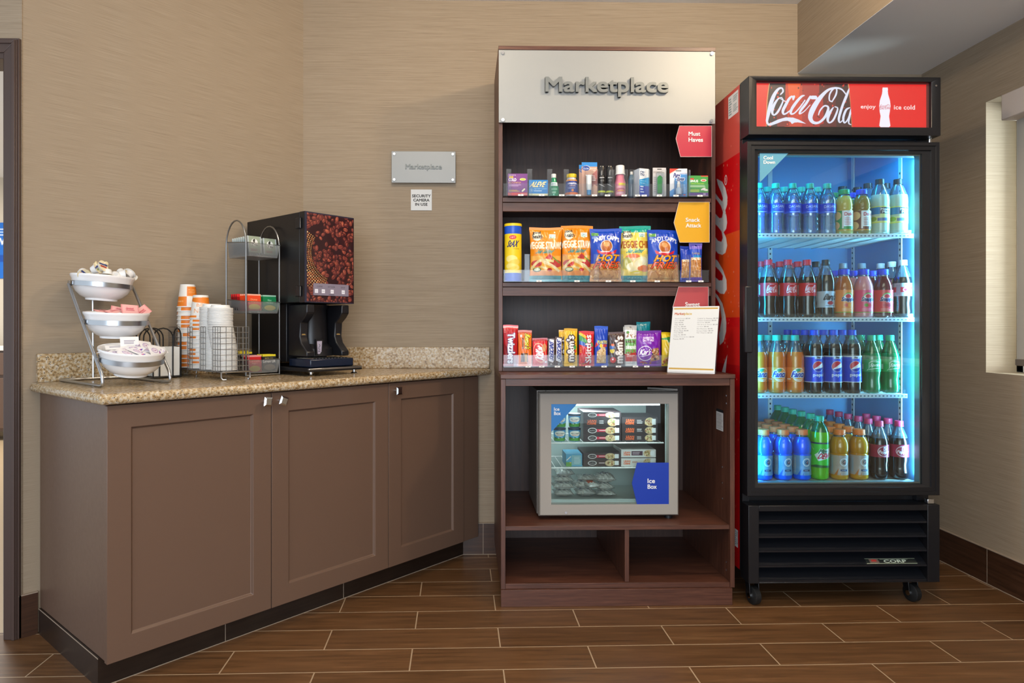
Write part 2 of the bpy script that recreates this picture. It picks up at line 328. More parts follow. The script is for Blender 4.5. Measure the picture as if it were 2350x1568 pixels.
# ------------------------------------------------------------------ printed artwork, laid out per package and carried by the mesh itself
TXT = {}
def glyphs(t):
    if t not in TXT:
        cu = bpy.data.curves.new('t', 'FONT'); cu.body = t; cu.resolution_u = 2; o = bpy.data.objects.new('t', cu)
        me = bpy.data.meshes.new_from_object(o); me.calc_loop_triangles()
        v = np.array([x.co[:2] for x in me.vertices]); tr = np.array([x.vertices[:] for x in me.loop_triangles])
        T = v[tr]; mn = T.reshape(-1, 2).min(0); mx = T.reshape(-1, 2).max(0)
        TXT[t] = ((T - mn) / (mx - mn), (mx - mn)[0] / (mx - mn)[1])
        bpy.data.objects.remove(o); bpy.data.curves.remove(cu); bpy.data.meshes.remove(me)
    return TXT[t]
SS = 2
class Art:
    """canvas in 0..1 coordinates, y up; w,h in millimetres"""
    def __init__(s, w, h, bg, step=1.2):
        s.w, s.h = w, h; s.nu = max(3, int(round(w / step)) + 1); s.nv = max(3, int(round(h / step)) + 1)
        s.W, s.H = s.nu * SS, s.nv * SS; s.a = np.empty((s.H, s.W, 3)); s.a[:] = c3(bg)
    def win(s, x0, y0, x1, y1):
        i0 = max(0, int(y0 * s.H) - 1); i1 = min(s.H, int(y1 * s.H) + 2); j0 = max(0, int(x0 * s.W) - 1); j1 = min(s.W, int(x1 * s.W) + 2)
        return i0, i1, j0, j1
    def polym(s, pts):
        p = np.array(pts, float); i0, i1, j0, j1 = s.win(p[:, 0].min(), p[:, 1].min(), p[:, 0].max(), p[:, 1].max())
        if i1 <= i0 or j1 <= j0: return None
        Y, X = np.mgrid[i0:i1, j0:j1]; X = (X + .5) / s.W; Y = (Y + .5) / s.H; M = np.zeros(X.shape, bool); n = len(p)
        for k in range(n):
            x1, y1 = p[k]; x2, y2 = p[(k + 1) % n]
            if y1 == y2: continue
            M ^= ((y1 > Y) != (y2 > Y)) & (X < (x2 - x1) * (Y - y1) / (y2 - y1) + x1)
        return M, i0, i1, j0, j1
    def poly(s, pts, c):
        r = s.polym(pts)
        if r: s.a[r[1]:r[2], r[3]:r[4]][r[0]] = c3(c)
        return s
    def rect(s, x0, y0, x1, y1, c): return s.poly([(x0, y0), (x1, y0), (x1, y1), (x0, y1)], c)
    def ell(s, cx, cy, rx, ry, c, rot=0.0, n=20):
        A = s.w / s.h; q = []
        for k in range(n):
            a = 2 * pi * k / n; x = rx * cos(a); y = ry * sin(a) / A; x, y = x * cos(rot) - y * sin(rot), x * sin(rot) + y * cos(rot)
            q.append((cx + x, cy + y * A))
        return s.poly(q, c)
    def circ(s, cx, cy, r, c): return s.ell(cx, cy, r, r * s.w / s.h, c)
    def stroke(s, pts, c, k=1.0, sub=5):
        """pts = (x, y, width) in 0..1 of width; smooth spline with changing width"""
        P = np.array([p if len(p) == 3 else (p[0], p[1], k) for p in pts], float); n = len(P); q = []
        for i in range(n - 1):
            p0, p1, p2, p3 = P[max(i - 1, 0)], P[i], P[i + 1], P[min(i + 2, n - 1)]
            for t in np.linspace(0, 1, sub, endpoint=False):
                q.append(0.5 * ((2 * p1) + (-p0 + p2) * t + (2 * p0 - 5 * p1 + 4 * p2 - p3) * t * t + (-p0 + 3 * p1 - 3 * p2 + p3) * t ** 3))
        q.append(P[-1]); q = np.array(q); A = s.w / s.h; d = np.gradient(q[:, :2], axis=0); d[:, 1] /= A; L = np.hypot(d[:, 0], d[:, 1]) + 1e-9; nx, ny = -d[:, 1] / L, d[:, 0] / L
        h = q[:, 2] / 2
        for i in range(len(q) - 1):
            s.poly([(q[i, 0] + nx[i] * h[i], q[i, 1] + ny[i] * h[i] * A), (q[i + 1, 0] + nx[i + 1] * h[i + 1], q[i + 1, 1] + ny[i + 1] * h[i + 1] * A),
                    (q[i + 1, 0] - nx[i + 1] * h[i + 1], q[i + 1, 1] - ny[i + 1] * h[i + 1] * A), (q[i, 0] - nx[i] * h[i], q[i, 1] - ny[i] * h[i] * A)], c)
            s.ell(q[i, 0], q[i, 1], h[i], h[i] * A, c, n=8)
        return s
    def text(s, t, x0, y0, x1, y1, c, rot=0, shear=0.0, out=None, oc=1, grow=0, arc=0.0):
        T, _ = glyphs(t); T = T.copy()
        if shear: T[..., 0] = (T[..., 0] + shear * T[..., 1]) / (1 + abs(shear))
        if arc: T[..., 1] = T[..., 1] * (1 - abs(arc)) + arc * (1 - (2 * T[..., 0] - 1) ** 2)
        if rot == 90: T = np.stack([1 - T[..., 1], T[..., 0]], -1)
        if rot == -90: T = np.stack([T[..., 1], 1 - T[..., 0]], -1)
        T = T * [x1 - x0, y1 - y0] + [x0, y0]; M = np.zeros((s.H, s.W), bool)
        PX = T * [s.W, s.H]
        for tri in PX:
            a, b, d = tri; j0 = max(0, int(tri[:, 0].min() - 1)); j1 = min(s.W, int(tri[:, 0].max() + 2)); i0 = max(0, int(tri[:, 1].min() - 1)); i1 = min(s.H, int(tri[:, 1].max() + 2))
            if i1 <= i0 or j1 <= j0: continue
            X = np.arange(j0, j1)[None, :] + .5; Y = np.arange(i0, i1)[:, None] + .5
            e = lambda p, q: (q[0] - p[0]) * (Y - p[1]) - (q[1] - p[1]) * (X - p[0])
            e1, e2, e3 = e(a, b), e(b, d), e(d, a); M[i0:i1, j0:j1] |= ((e1 >= 0) & (e2 >= 0) & (e3 >= 0)) | ((e1 <= 0) & (e2 <= 0) & (e3 <= 0))
        def dil(M, k):
            for _ in range(k):
                N = M.copy(); N[1:] |= M[:-1]; N[:-1] |= M[1:]; N[:, 1:] |= M[:, :-1]; N[:, :-1] |= M[:, 1:]; M = N
            return M
        tall = ((x1 - x0) * s.W if rot else (y1 - y0) * s.H) * (1 - abs(arc)); M = dil(M, int(round(grow * 0.05 * tall)))
        if out: s.a[dil(M, max(1, int(round(oc * 0.06 * tall))))] = c3(out)
        s.a[M] = c3(c); return s
    def blobs(s, x0, y0, x1, y1, n, cols, r0, r1, asp=0.7):
        for _ in range(n):
            s.ell(random.uniform(x0, x1), random.uniform(y0, y1), *(lambda r: (r, r * asp * s.w / s.h))(random.uniform(r0, r1)), random.choice(cols), rot=random.uniform(0, pi), n=9)
        return s
    def lines(s, x0, y0, x1, y1, n, c, fill=0.5):
        for i in range(n):
            y = y1 - (y1 - y0) * (i + 0.5) / n; h = (y1 - y0) / n * fill / 2; s.rect(x0, y - h, x0 + (x1 - x0) * random.uniform(.7, 1), y + h, c)
        return s
    def colors(s):
        a = s.a.reshape(s.nv, SS, s.nu, SS, 3).mean((1, 3)); return np.where(a <= 0.04045, a / 12.92, ((a + 0.055) / 1.055) ** 2.4)
    def uv(s): return np.meshgrid(np.linspace(0, 1, s.nu), np.linspace(0, 1, s.nv))
def flat_art(mb, a, x0, x1, z0, z1, y, m):
    """upright sheet facing -y"""
    U, V = a.uv(); P = np.stack([x0 + U * (x1 - x0), np.full_like(U, y), z0 + V * (z1 - z0)], -1); return mb.grid(P, m, a.colors())
def wrap_art(mb, a, rad, z0, z1, m, span=R(230), face=-pi / 2, zr=None):
    """label wrapped round an upright cylinder; rad = number or function of z"""
    U, V = a.uv(); A = face - span / 2 + U * span; Z = z0 + V * (z1 - z0); RR = np.vectorize(rad)(Z) if callable(rad) else rad
    return mb.grid(np.stack([RR * np.cos(A), RR * np.sin(A), Z], -1), m, a.colors())
def bag_mesh(mb, a, w, h, t, m, pinch=0.07, crk=0.5, seal=0.05, backm=None, seed=1):
    def surf(U, V, side):
        env = np.clip(np.sin(pi * np.clip((V - seal) / (1 - 2 * seal), 0, 1)), 0, 1) ** 0.55
        x = (U - .5) * w * (1 - pinch * env); e = np.clip(1 - np.abs(2 * U - 1) ** 2.4, 0, 1) ** 0.75
        ed = np.minimum(np.minimum(V, 1 - V) * 4, 1)
        cr = crk * t * 0.10 * (np.sin(U * 23 + seed + 5 * V) * np.sin(V * 17 + seed * 2 + 3 * U)) * e + crk * t * 0.10 * np.sin(U * 34 + seed) * (1 - ed) * (env > 0)
        y = -side * (t / 2 * env * e + cr * env ** .3 + 0.0004); z = V * h + 0.012 * h * np.sin(U * 5 + seed) * (V > .5) * (V - .5)
        return np.stack([x, y, z], -1)
    U, V = a.uv(); mb.grid(surf(U, V, 1), m, a.colors())
    U2, V2 = np.meshgrid(np.linspace(0, 1, 14), np.linspace(0, 1, 18)); cc = np.broadcast_to(a.colors()[a.nv // 2, 1], (18, 14, 3)).copy(); mb.grid(surf(U2, V2, -1), backm or m, cc, flip=True)
    return mb
def carton(mb, a, x0, x1, y0, y1, z0, z1, side, m=card):
    """printed box: art on the front (-y), plain coloured other faces"""
    flat_art(mb, a, x0, x1, z0, z1, y0, m); k = np.array([lin(v) for v in c3(side)])
    v = [(x0, y0, z0), (x1, y0, z0), (x1, y1, z0), (x0, y1, z0), (x0, y0, z1), (x1, y0, z1), (x1, y1, z1), (x0, y1, z1)]
    return mb.add(v, [(0, 3, 2, 1), (4, 5, 6, 7), (1, 2, 6, 5), (2, 3, 7, 6), (3, 0, 4, 7)], m, np.tile(k, (8, 1)))
# two brush scripts, traced as pen strokes in a 1880 x 520 field (x right, y down)
SCRIPT_A = [[(545, 240, 10), (572, 205, 16), (560, 168, 14), (520, 180, 22), (475, 250, 34), (440, 350, 38), (415, 460, 32), (400, 545, 22), (412, 578, 16)],
 [(560, 275, 8), (520, 290, 14), (476, 360, 26), (455, 440, 24), (475, 475, 14), (515, 440, 20), (555, 360, 16), (572, 300, 10), (545, 272, 6)], [(545, 290, 6), (600, 320, 8)],
 [(690, 262, 22), (680, 300, 10), (672, 262, 14), (640, 285, 22), (600, 360, 28), (570, 430, 26), (585, 465, 16), (640, 430, 12), (700, 370, 8)],
 [(800, 250, 10), (770, 262, 20), (720, 320, 26), (668, 400, 26), (655, 455, 20), (690, 455, 12), (750, 390, 12), (810, 300, 10)],
 [(865, 262, 20), (820, 340, 24), (762, 420, 22), (750, 460, 12), (800, 430, 8), (865, 355, 6)], [(880, 272, 34), (930, 272, 34)],
 [(1100, 318, 12), (1070, 300, 12), (1075, 230, 14), (1115, 170, 14), (1148, 175, 12), (1140, 240, 16), (1100, 315, 10)],
 [(1250, 235, 10), (1200, 175, 14), (1130, 162, 18), (1050, 190, 24), (960, 290, 42), (890, 410, 52), (865, 500, 44), (895, 555, 30), (955, 558, 22), (1015, 505, 24), (1052, 430, 26), (1055, 378, 18), (1015, 368, 14), (970, 420, 14), (952, 475, 8)],
 [(1112, 385, 10), (1078, 440, 24), (1052, 515, 26), (1068, 558, 14), (1110, 530, 18), (1148, 445, 18), (1158, 390, 12), (1125, 375, 8)],
 [(1225, 345, 10), (1262, 250, 12), (1285, 165, 8), (1245, 265, 18), (1200, 400, 24), (1172, 510, 22), (1185, 555, 12), (1230, 510, 8)],
 [(1290, 385, 8), (1250, 412, 20), (1220, 500, 22), (1232, 558, 14), (1268, 520, 12), (1300, 420, 10)], [(1306, 398, 14), (1288, 480, 20), (1278, 560, 12), (1306, 580, 6)]]
SCRIPT_A_TAIL = [(392, 570), (400, 540), (412, 575), (450, 560), (520, 525), (600, 500), (680, 503), (740, 525), (790, 553), (822, 573), (780, 565), (730, 557), (695, 560), (668, 577), (650, 552), (620, 540), (570, 545), (500, 575), (440, 597), (410, 595)]
def script(a, x0, y0, x1, y1, c, bold=1.0):
    """the brush-script name fitted to a box"""
    kx = (x1 - x0) / 930.0; ky = (y1 - y0) / 445.0; f = lambda x, y: (x0 + (x - 385) * kx, y1 - (y - 155) * ky)
    for st in SCRIPT_A: a.stroke([(*f(x, y), w * kx * bold) for x, y, w in st], c, sub=4)
    a.poly([f(x, y) for x, y in SCRIPT_A_TAIL], c); return a
# ------------------------------------------------------------------ the room
D = 3.258; RX = 2.206; CZ = 2.64; SX = 1.60; SZ = 2.305
structure(MB().box(-3.4, 2.6, -2.2, 2.45, -0.05, 0.0, floor_m).box(-1.6, 2.6, 2.45, 3.6, -0.05, 0.0, floor_m), 'floor', smooth=False)
structure(MB().box(-8, -1.6, 2.45, 7.6, -0.05, 0.0, mat('beige_hall_tile', '#c8b08e', .4)), 'floor_hall', smooth=False)
structure(MB().box(-0.95, 2.5, D, D + .12, 0, CZ, wall_m), 'wall_back', smooth=False)
wl = MB().box(-0.05, 1.10, 0, 0.06, 0, CZ, wall_m)
wl = structure(wl, 'wall_left', smooth=False); put(wl, W(0, -0.565)[:2] + (0,), ROT)
structure(MB().box(-1.597, -1.545, 2.412, 2.50, 0, CZ, wall_m).box(-3.2, -1.597, 2.412, 2.50, 2.075, CZ, wall_m).box(-3.4, -2.52, 2.412, 2.50, 0, CZ, wall_m), 'wall_front_left', smooth=False)
structure(MB().box(RX, RX + .15, 2.849, D + .12, 0, CZ, wall_m).box(RX, RX + .15, -2.2, 2.849, 0, 0.89, wall_m).box(RX, RX + .15, -2.2, 2.849, 2.035, CZ, wall_m).box(RX, RX + .15, -2.2, 0.9, 0.89, 2.035, wall_m), 'wall_right', smooth=False)
structure(MB().box(-8, 2.6, -2.2, 7.6, CZ, CZ + .05, ceil_m), 'ceiling', smooth=False)
sf = MB().box(SX, RX, -2.2, D, SZ + .002, CZ, wall_m).box(SX, RX, -2.2, D, SZ, SZ + .0015, ceil_m); structure(sf, 'ceiling_soffit', smooth=False)
def bboard(name, x0, x1, y0, y1, joints=()):
    m = MB().box(x0, x1, y0, y1, 0, 0.146, tile_base)
    return structure(m, name, smooth=False)
grout = mat('pale_grout', '#a08f7c', 0.8)
b = MB().box(-0.04, RX - .01, D - .011, D, 0, 0.147, tile_base).box(-0.04, RX - .01, D - .0125, D, 0.147, 0.150, grout).box(0.083, 0.0855, D - .0115, D, 0, .147, grout).box(-0.04, RX, D - .0125, D, -.001, .0025, grout); structure(b, 'baseboard_back', smooth=False)
b = MB().box(RX - .01, RX, -2.0, D - .001, 0, 0.147, tile_base).box(RX - .0115, RX, -2.0, D, 0.147, 0.150, grout)
for y in (2.83, 2.62, 2.02): b.box(RX - .0105, RX, y - .001, y + .001, 0, .147, grout)
b.box(RX - .012, RX, -2.0, D, -.001, .0025, grout); structure(b, 'baseboard_right', smooth=False)
b = MB().box(-0.052, -0.002, -0.012, 0, 0, .146, tile_base).box(-0.052, -0.002, -.0125, 0, .146, .149, grout); b = structure(b, 'baseboard_left', smooth=False); put(b, W(0, -0.565)[:2] + (0,), ROT)
structure(MB().box(-1.596, -1.546, 2.399, 2.412, 0, .146, tile_base).box(-1.596, -1.546, 2.3985, 2.412, .146, .149, grout), 'baseboard_front_left', smooth=False)
# doorway trim with a stepped, mitred profile
tr_m = mat('brown_door_trim', '#4b3b35', 0.4, bump=0.03, bscale=80)
xi, xo, zi, zo = -1.5995, -1.546, 2.025, 2.083
t = MB()
for (a, bb, d) in ((0, 1, 0.014), (0.10, 0.90, 0.020), (0.62, 0.84, 0.026)):
    xa, xb = xi + (xo - xi) * a, xi + (xo - xi) * bb; za, zb = zi + (zo - zi) * a, zi + (zo - zi) * bb
    t.prismY([(xa, 0), (xb, 0), (xb, zb), (xa, za)], 2.412 - d, 2.411, tr_m); t.prismY([(xa, za), (xb, zb), (-2.55, zb), (-2.55, za)], 2.412 - d, 2.411, tr_m)
t.box(-1.6005, -1.597, 2.398, 2.52, 0, 2.028, tr_m).box(-2.52, -1.597, 2.398, 2.52, 2.012, 2.028, tr_m)
structure(t, 'trim_1', bevel=0.002)
# the hall glimpsed through the doorway
structure(MB().box(-8, -2.0, 7.2, 7.3, 0, CZ, mat('hall_wall_paint', '#d3c8b6', 0.8)), 'wall_hall', smooth=False)
t = thing('base_cabinet', 'brown hall cabinet with pale top glimpsed through the doorway', 'cabinet', (-4.9, 6.6, 0))
MB().box(-.6, .6, 0, .34, .09, .86, paint).build('body', t, .003); MB().box(-.63, .63, -.03, .34, .86, .90, white_p).build('worktop', t, .004)
MB().box(-.59, .59, -.02, 0, .12, .60, paint).build('door', t, .003); MB().box(-.59, .59, -.02, 0, .63, .84, paint).build('drawer', t, .003)
a = Art(500, 700, '#1b6fd0', 8).rect(0, .30, 1, .42, '#0d4fae').text('NEW', .5, .60, .98, .72, '#ffffff', grow=1).lines(.5, .75, .98, .9, 3, '#cfe2ff')
m = MB(); flat_art(m, a, -.22, .22, 1.59, 2.17, 0, matte); o = m.build('poster', None, smooth=False); put(o, (-4.95, 7.19, 0)); tag(o, 'blue wall poster seen through the doorway at the picture edge', 'poster')

# window at the right with a roller shade
fab = mat('linen_shade_fabric', '#b5b0a6', 0.9, bump=0.3, bscale=500)
t = MB().box(RX + .136, RX + .149, 1.0, 2.80, .89, 2.035, glass); structure(t, 'window_1', smooth=False)
o = bpy.data.objects['window_1']
wf = MB()
for (y0, y1, z0, z1) in ((0.9, 0.95, .89, 2.035), (2.81, 2.848, .89, 2.035), (0.9, 2.848, .89, .93), (0.9, 2.848, 1.995, 2.035)): wf.box(RX + .13, RX + .15, y0, y1, z0, z1, white_p)
wfo = wf.build('window_frame', o, .003)
t = thing('roller_shade', 'grey linen roller shade hanging below a pale valance in the right window', 'window shade', (RX, 1.9, 0))
MB().box(-.018, .075, -.95, .845, 1.925, 2.030, mat('pale_valance', '#cdbfb4', .7)).build('valance', t, .004)
MB().box(.040, .0415, -.94, .835, .945, 1.925, fab).build('fabric', t); MB().box(.033, .049, -.94, .837, .925, .952, mat('shade_bar', '#6e655c', .6)).build('bottom_bar', t, .003)

# ------------------------------------------------------------------ diagonal base cabinet (local x = s, local y = -o)
t = cab = thing('base_cabinet', 'long brown painted base cabinet set diagonally under the granite counter', 'cabinet', (K[0], K[1], 0), ROT)
MB().prism([(0.006, -.05), (1.650, -.05), (1.095, .558), (0.006, .558)], .09, .852, paint).build('body', t, .0015)
dk_kick = streak('dark_kick_tile', [(0.3, '#1d1511'), (0.6, '#2b201a')], (4, 60, 60), .28, .03)
MB().prism([(0, 0), (1.612, 0), (1.105, .55), (0, .55)], 0, .0895, dk_kick).build('toe_kick', t)
grk = MB()
for s in (.405, .905): grk.box(s - .001, s + .001, -.001, 0, 0, .0895, grout)
grk.box(-.001, 0, -.002, .55, .0865, .0895, grout).box(0, 1.61, -.002, 0, -.001, .002, grout).build('grout_line', t, smooth=False)
def shaker(s0, s1, z0, z1, y, th=.02, fr=.068, dp=.009):
    m = MB(); y0 = y - th; x = [s0, s0 + fr, s1 - fr, s1]; e = .006
    O = [(s0, z0), (s1, z0), (s1, z1), (s0, z1)]; I = [(s0 + fr, z0 + fr), (s1 - fr, z0 + fr), (s1 - fr, z1 - fr), (s0 + fr, z1 - fr)]; J = [(s0 + fr + e, z0 + fr + e), (s1 - fr - e, z0 + fr + e), (s1 - fr - e, z1 - fr - e), (s0 + fr + e, z1 - fr - e)]
    v = [(a, y0, b) for a, b in O] + [(a, y0, b) for a, b in I] + [(a, y0 + dp, b) for a, b in J] + [(a, y, b) for a, b in O]
    f = [(i, (i + 1) % 4, 4 + (i + 1) % 4, 4 + i) for i in range(4)] + [(4 + i, 4 + (i + 1) % 4, 8 + (i + 1) % 4, 8 + i) for i in range(4)] + [(8, 9, 10, 11)] + [((i + 1) % 4, i, 12 + i, 12 + (i + 1) % 4) for i in range(4)] + [(15, 14, 13, 12)]
    return m.add(v, f, paint)
for i, (s0, s1, kpx, kpy, rot) in enumerate(((0.0, .5385, 612, 922, .12), (.5415, 1.0785, 648, 920, .35), (1.0815, 1.535, 913, 897, 0))):
    d = shaker(s0, s1, .092, .850, -.0505).build('door', t, .0012)
    ks, kz = pl(kpx, kpy, .09)
    k = MB().lathe([(.004, 0), (.004, .022)], chrome, 10); k.add([(-.008, -.008, .018), (.008, -.008, .018), (.008, .008, .018), (-.008, .008, .018), (-.0155, -.0155, .030), (.0155, -.0155, .030), (.0155, .0155, .030), (-.0155, .0155, .030), (-.010, -.010, .034), (.010, -.010, .034), (.010, .010, .034), (-.010, .010, .034)],
        [(0, 3, 2, 1)] + [(i, (i + 1) % 4, 4 + (i + 1) % 4, 4 + i) for i in range(4)] + [(4 + i, 4 + (i + 1) % 4, 8 + (i + 1) % 4, 8 + i) for i in range(4)] + [(8, 9, 10, 11)], chrome)
    k = k.build('knob', d, smooth=False); k.location = (ks, -.0705, kz); k.rotation_euler = (R(90), rot, 0)
MB().box(1.538, 1.64, -.066, -.05, .092, .850, paint).build('filler_strip', t, .0012)
# granite top with splash
t = thing('countertop', 'polished speckled tan granite countertop with backsplash on the diagonal cabinet', 'countertop', (K[0], K[1], 0), ROT)
MB().prism([(-.028, -.098), (1.706, -.098), (1.100, .562), (-.028, .562)], .855, .887, granite_m).build('slab', t, .0135, seg=4)
MB().box(-.005, 1.098, .544, .563, .8872, .987, granite_m).build('backsplash', t, .002)
bs = MB().box(-.752, .114, D - .021, D - .001, .8872, .987, granite_m).build('backsplash', None, .002); bs.parent = t
from mathutils import Matrix
bpy.context.view_layer.update(); bs.matrix_parent_inverse = t.matrix_world.inverted()
CZt = .8875

# ------------------------------------------------------------------ signs on the back wall
def wall_sign(name, px0, py0, px1, py1, m, d, label, standoff=.012):
    x0, _, z1 = at(px0, py0, D - d); x1, _, z0 = at(px1, py1, D - d); t = thing(name, label, 'sign', ((x0 + x1) / 2, D - d, (z0 + z1) / 2))
    return t, (x1 - x0) / 2, (z1 - z0) / 2
def text_mesh(s, w, h, m, depth=.003):
    cu = bpy.data.curves.new('t', 'FONT'); cu.body = s; cu.extrude = .03; cu.resolution_u = 4; o = bpy.data.objects.new('t', cu); me = bpy.data.meshes.new_from_object(o)
    v = np.array([x.co[:] for x in me.vertices]); mn, mx = v.min(0), v.max(0); v = (v - mn) / (mx - mn); f = [tuple(p.vertices) for p in me.polygons]
    bpy.data.objects.remove(o); bpy.data.curves.remove(cu); bpy.data.meshes.remove(me)
    mb = MB(); e = h * .024
    for q_, (dx, dz) in enumerate(((-e, -e), (e, -e), (-e, e), (e, e), (0, 0))): mb.add([(-w / 2 + e + x * (w - 2 * e) + dx, -z * depth - q_ * .00012, -h / 2 + e + y * (h - 2 * e) + dz) for x, y, z in v.tolist()], f, m)
    return mb
t, hw, hh = wall_sign('wall_sign', 898.5, 347, 1045.5, 420, None, .022, 'small brushed metal sign lettered Marketplace on the wall')
MB().box(-hw, hw, 0, .003, -hh, hh, alu_sign).build('plate', t, .0008)
lt = text_mesh('Marketplace', .172, .031, letter_m).build('lettering', t, smooth=False); lt.location = (0.0, -.0002, -.002)
for sx in (-1, 1):
    for sz in (-1, 1): s = MB().lathe([(0, -.006), (.0055, -.006), (.006, -.003), (.006, .0), (.0035, .0), (.0035, .0215)], chrome, 14).build('screw', t); s.location = (sx * (hw - .013), 0, sz * (hh - .014)); s.rotation_euler = (R(-90), 0, 0)
t, hw, hh = wall_sign('security_notice', 943, 435, 991, 483, None, .004, 'square white notice reading security camera in use')
a = Art(hw * 2000, hh * 2000, '#d9dad8', .7)
for i, (s, w) in enumerate((('SECURITY', .88), ('CAMERA', .76), ('IN USE', .57))): a.text(s, .5 - w / 2, .625 - i * .2, .5 + w / 2, .755 - i * .2, '#2a2c2c', grow=1)
m = MB().box(-hw, hw, .0003, .0035, -hh, hh, paper); flat_art(m, a, -hw, hw, -hh, hh, 0, matte); m.build('panel', t, smooth=False)

# ------------------------------------------------------------------ coffee machine
o_f = -.100
sL, zT = pl(699, 484, o_f); sR, _ = pl(812, 497, o_f); _, zB = pl(699, 694, o_f); ob, _ = ps(567, 504, sL)
mw = sR - sL; md = min(o_f - ob, .45)
t = thing('coffee_dispenser', 'black coffee dispenser with a coffee bean picture on its front', 'coffee machine', W((sL + sR) / 2, o_f)[:2] + (CZt,), ROT)
h = mw / 2; zt, zb = zT - CZt, zB - CZt
MB().box(-h, h, .035, md, zb, zt, blk_met).box(-h + .02, h - .02, .16, md - .002, .05, zb, blk_met).build('housing', t, .003)
a = Art(mw * 1000, (zt - zb) * 1000, '#2a1116', 1.1)
for _ in range(330):
    x, y, r, an = random.random(), random.random(), random.uniform(.038, .060), random.uniform(0, pi); q = random.choice(['#6b2f2b', '#7d3932', '#5a2425', '#8d4537', '#4b1d20', '#713430']); fy = a.w / a.h
    a.ell(x, y, r * 1.04, r * .74 * fy, '#1f0b0f', an, 12); a.ell(x, y, r * .92, r * .62 * fy, q, an, 12); a.ell(x - r * .12, y + r * .15 * fy, r * .5, r * .28 * fy, {'#8d4537': '#b5654c'}.get(q, '#95503f'), an, 9)
    if random.random() < .55: a.stroke([(x - r * .8 * cos(an), y - r * .8 * sin(an) * fy, .004), (x + r * .08, y + r * .06, .007), (x + r * .8 * cos(an), y + r * .8 * sin(an) * fy, .004)], '#230c10', sub=2)
for i in range(30):
    for j in range(9):
        rr = .50 + j * .040; an = pi - .55 + i * .060; x = .62 + rr * cos(an) * 1.0; y = .56 + rr * sin(an) * .62
        if 0.03 < x < .62: a.circ(x, y, .016, '#3a1c0a'); a.circ(x, y, .0112 - abs(j - 4) * .0012, ['#e9a55a', '#ffe1a0', '#f6c070'][(i + j) % 3])
a.rect(0, 0, .045, 1, '#23263a'); a.rect(0, .985, 1, 1, '#23263a'); a.rect(0, 0, 1, .012, '#23263a'); a.rect(.985, 0, 1, 1, '#1a1016')
m = MB().box(-h, h, .001, .034, zb, zt, blk_met); flat_art(m, a, -h, h, zb, zt, 0, foil); door = m.build('front_door', t, smooth=False)
a = Art(mw * 760, 40, '#847c8c', .7); 
for s, x, w in (('COFFEE', .17, .15), ('HOT WATER', .50, .2), ('DECAF', .83, .12)): a.text(s, x - w / 2, .68, x + w / 2, .80, '#3c3644')
for x in (.08, .27, .52, .84): a.rect(x - .045, .2, x + .045, .52, '#e9e9f2'); a.text('PUSH', x - .028, .32, x + .028, .39, '#777788')
a.lines(.42, .06, .62, .14, 1, '#4a4452')
m = MB().box(-h + .04, h - .03, -.003, -.0004, zb + .030, zb + .078, mat('label_grey', '#847c8c', .4)); flat_art(m, a, -h + .04, h - .03, zb + .030, zb + .078, -.0033, card); m.build('control_label', t, smooth=False)
for z in (zt - .045, zb + .045): MB().box(-h - .008, -h - .0003, .020, .055, z - .022, z + .022, blk).build('hinge', t, .004)
# dispensing bay: flared side cheeks, rounded column, cup sign
fw = h * .86; zc0, zc1 = .075, zb - .006
for sx in (-1, 1):
    m = MB(); pr = [(.13, zc1), (.0, zc1), (.0, zc1 - .035), (.018, zc1 - .055), (.045, zc1 - .075), (.050, zc1 - .13), (.04, zc0 + .055), (.012, zc0 + .03), (.0, zc0 + .02), (.0, zc0), (.13, zc0)]
    xa, xb = sx * (fw - .038), sx * fw; m.prismX([(y + .01, z) for y, z in pr], min(xa, xb), max(xa, xb), blk); m.build('side_cheek', t, .004)
    a = Art(24, 24, '#26242c', .8).poly([(.2, .75), (.35, .95), (.62, .68), (.74, .78), (.78, .38), (.36, .42), (.48, .53)] if sx < 0 else [(.8, .75), (.65, .95), (.38, .68), (.26, .78), (.22, .38), (.64, .42), (.52, .53)], '#e0b25c').rect(.25, .2, .75, .25, '#c9a24f').rect(.2, .08, .8, .15, '#c9a24f')
    q = MB(); flat_art(q, a, sx * (fw - .019) - .014, sx * (fw - .019) + .014, zc0 + .085, zc0 + .115, .0485 + .0105, card); q.build('arrow_label', t, smooth=False)
MB().lathe([(fw * .90, zc0), (fw * .86, zc0 + .03), (fw * .66, zc0 + .05), (fw * .62, zc1 - .02), (fw * .72, zc1)], blk, 24, 0, .135, pi, 2 * pi).build('back_column', t)
a = Art(34, 60, '#0e0e12', .8).poly([(.12, .94), (.88, .94), (.78, .04), (.22, .04)], '#a79fb0').stroke([(.45, .72, .05), (.58, .62, .06), (.42, .50, .05), (.40, .38, .05), (.62, .36, .05)], '#17151c').lines(.3, .18, .7, .28, 2, '#4a4652')
m = MB(); flat_art(m, a, -.036, -.004, .082, .140, .044, card); m.box(-.038, -.002, .0445, .052, .078, .144, blk); m.build('cup_sign', t, .0, smooth=False)
MB().box(-h + .012, h - .018, -.022, .13, .033, .067, mat('blue_black_tray', '#141d30', .22)).build('drip_tray', t, .005)
g = MB()
for i in range(12): g.box(-h + .03 + i * (2 * h - .075) / 11, -h + .034 + i * (2 * h - .075) / 11, -.012, .10, .067, .0695, steel)
g.build('drip_grille', t, smooth=False)
MB().box(-h - .006, h + .012, -.040, md - .01, .017, .032, blk_met).box(-h - .007, h + .013, -.041, -.030, .0245, .0315, steel).build('base_frame', t, .002)
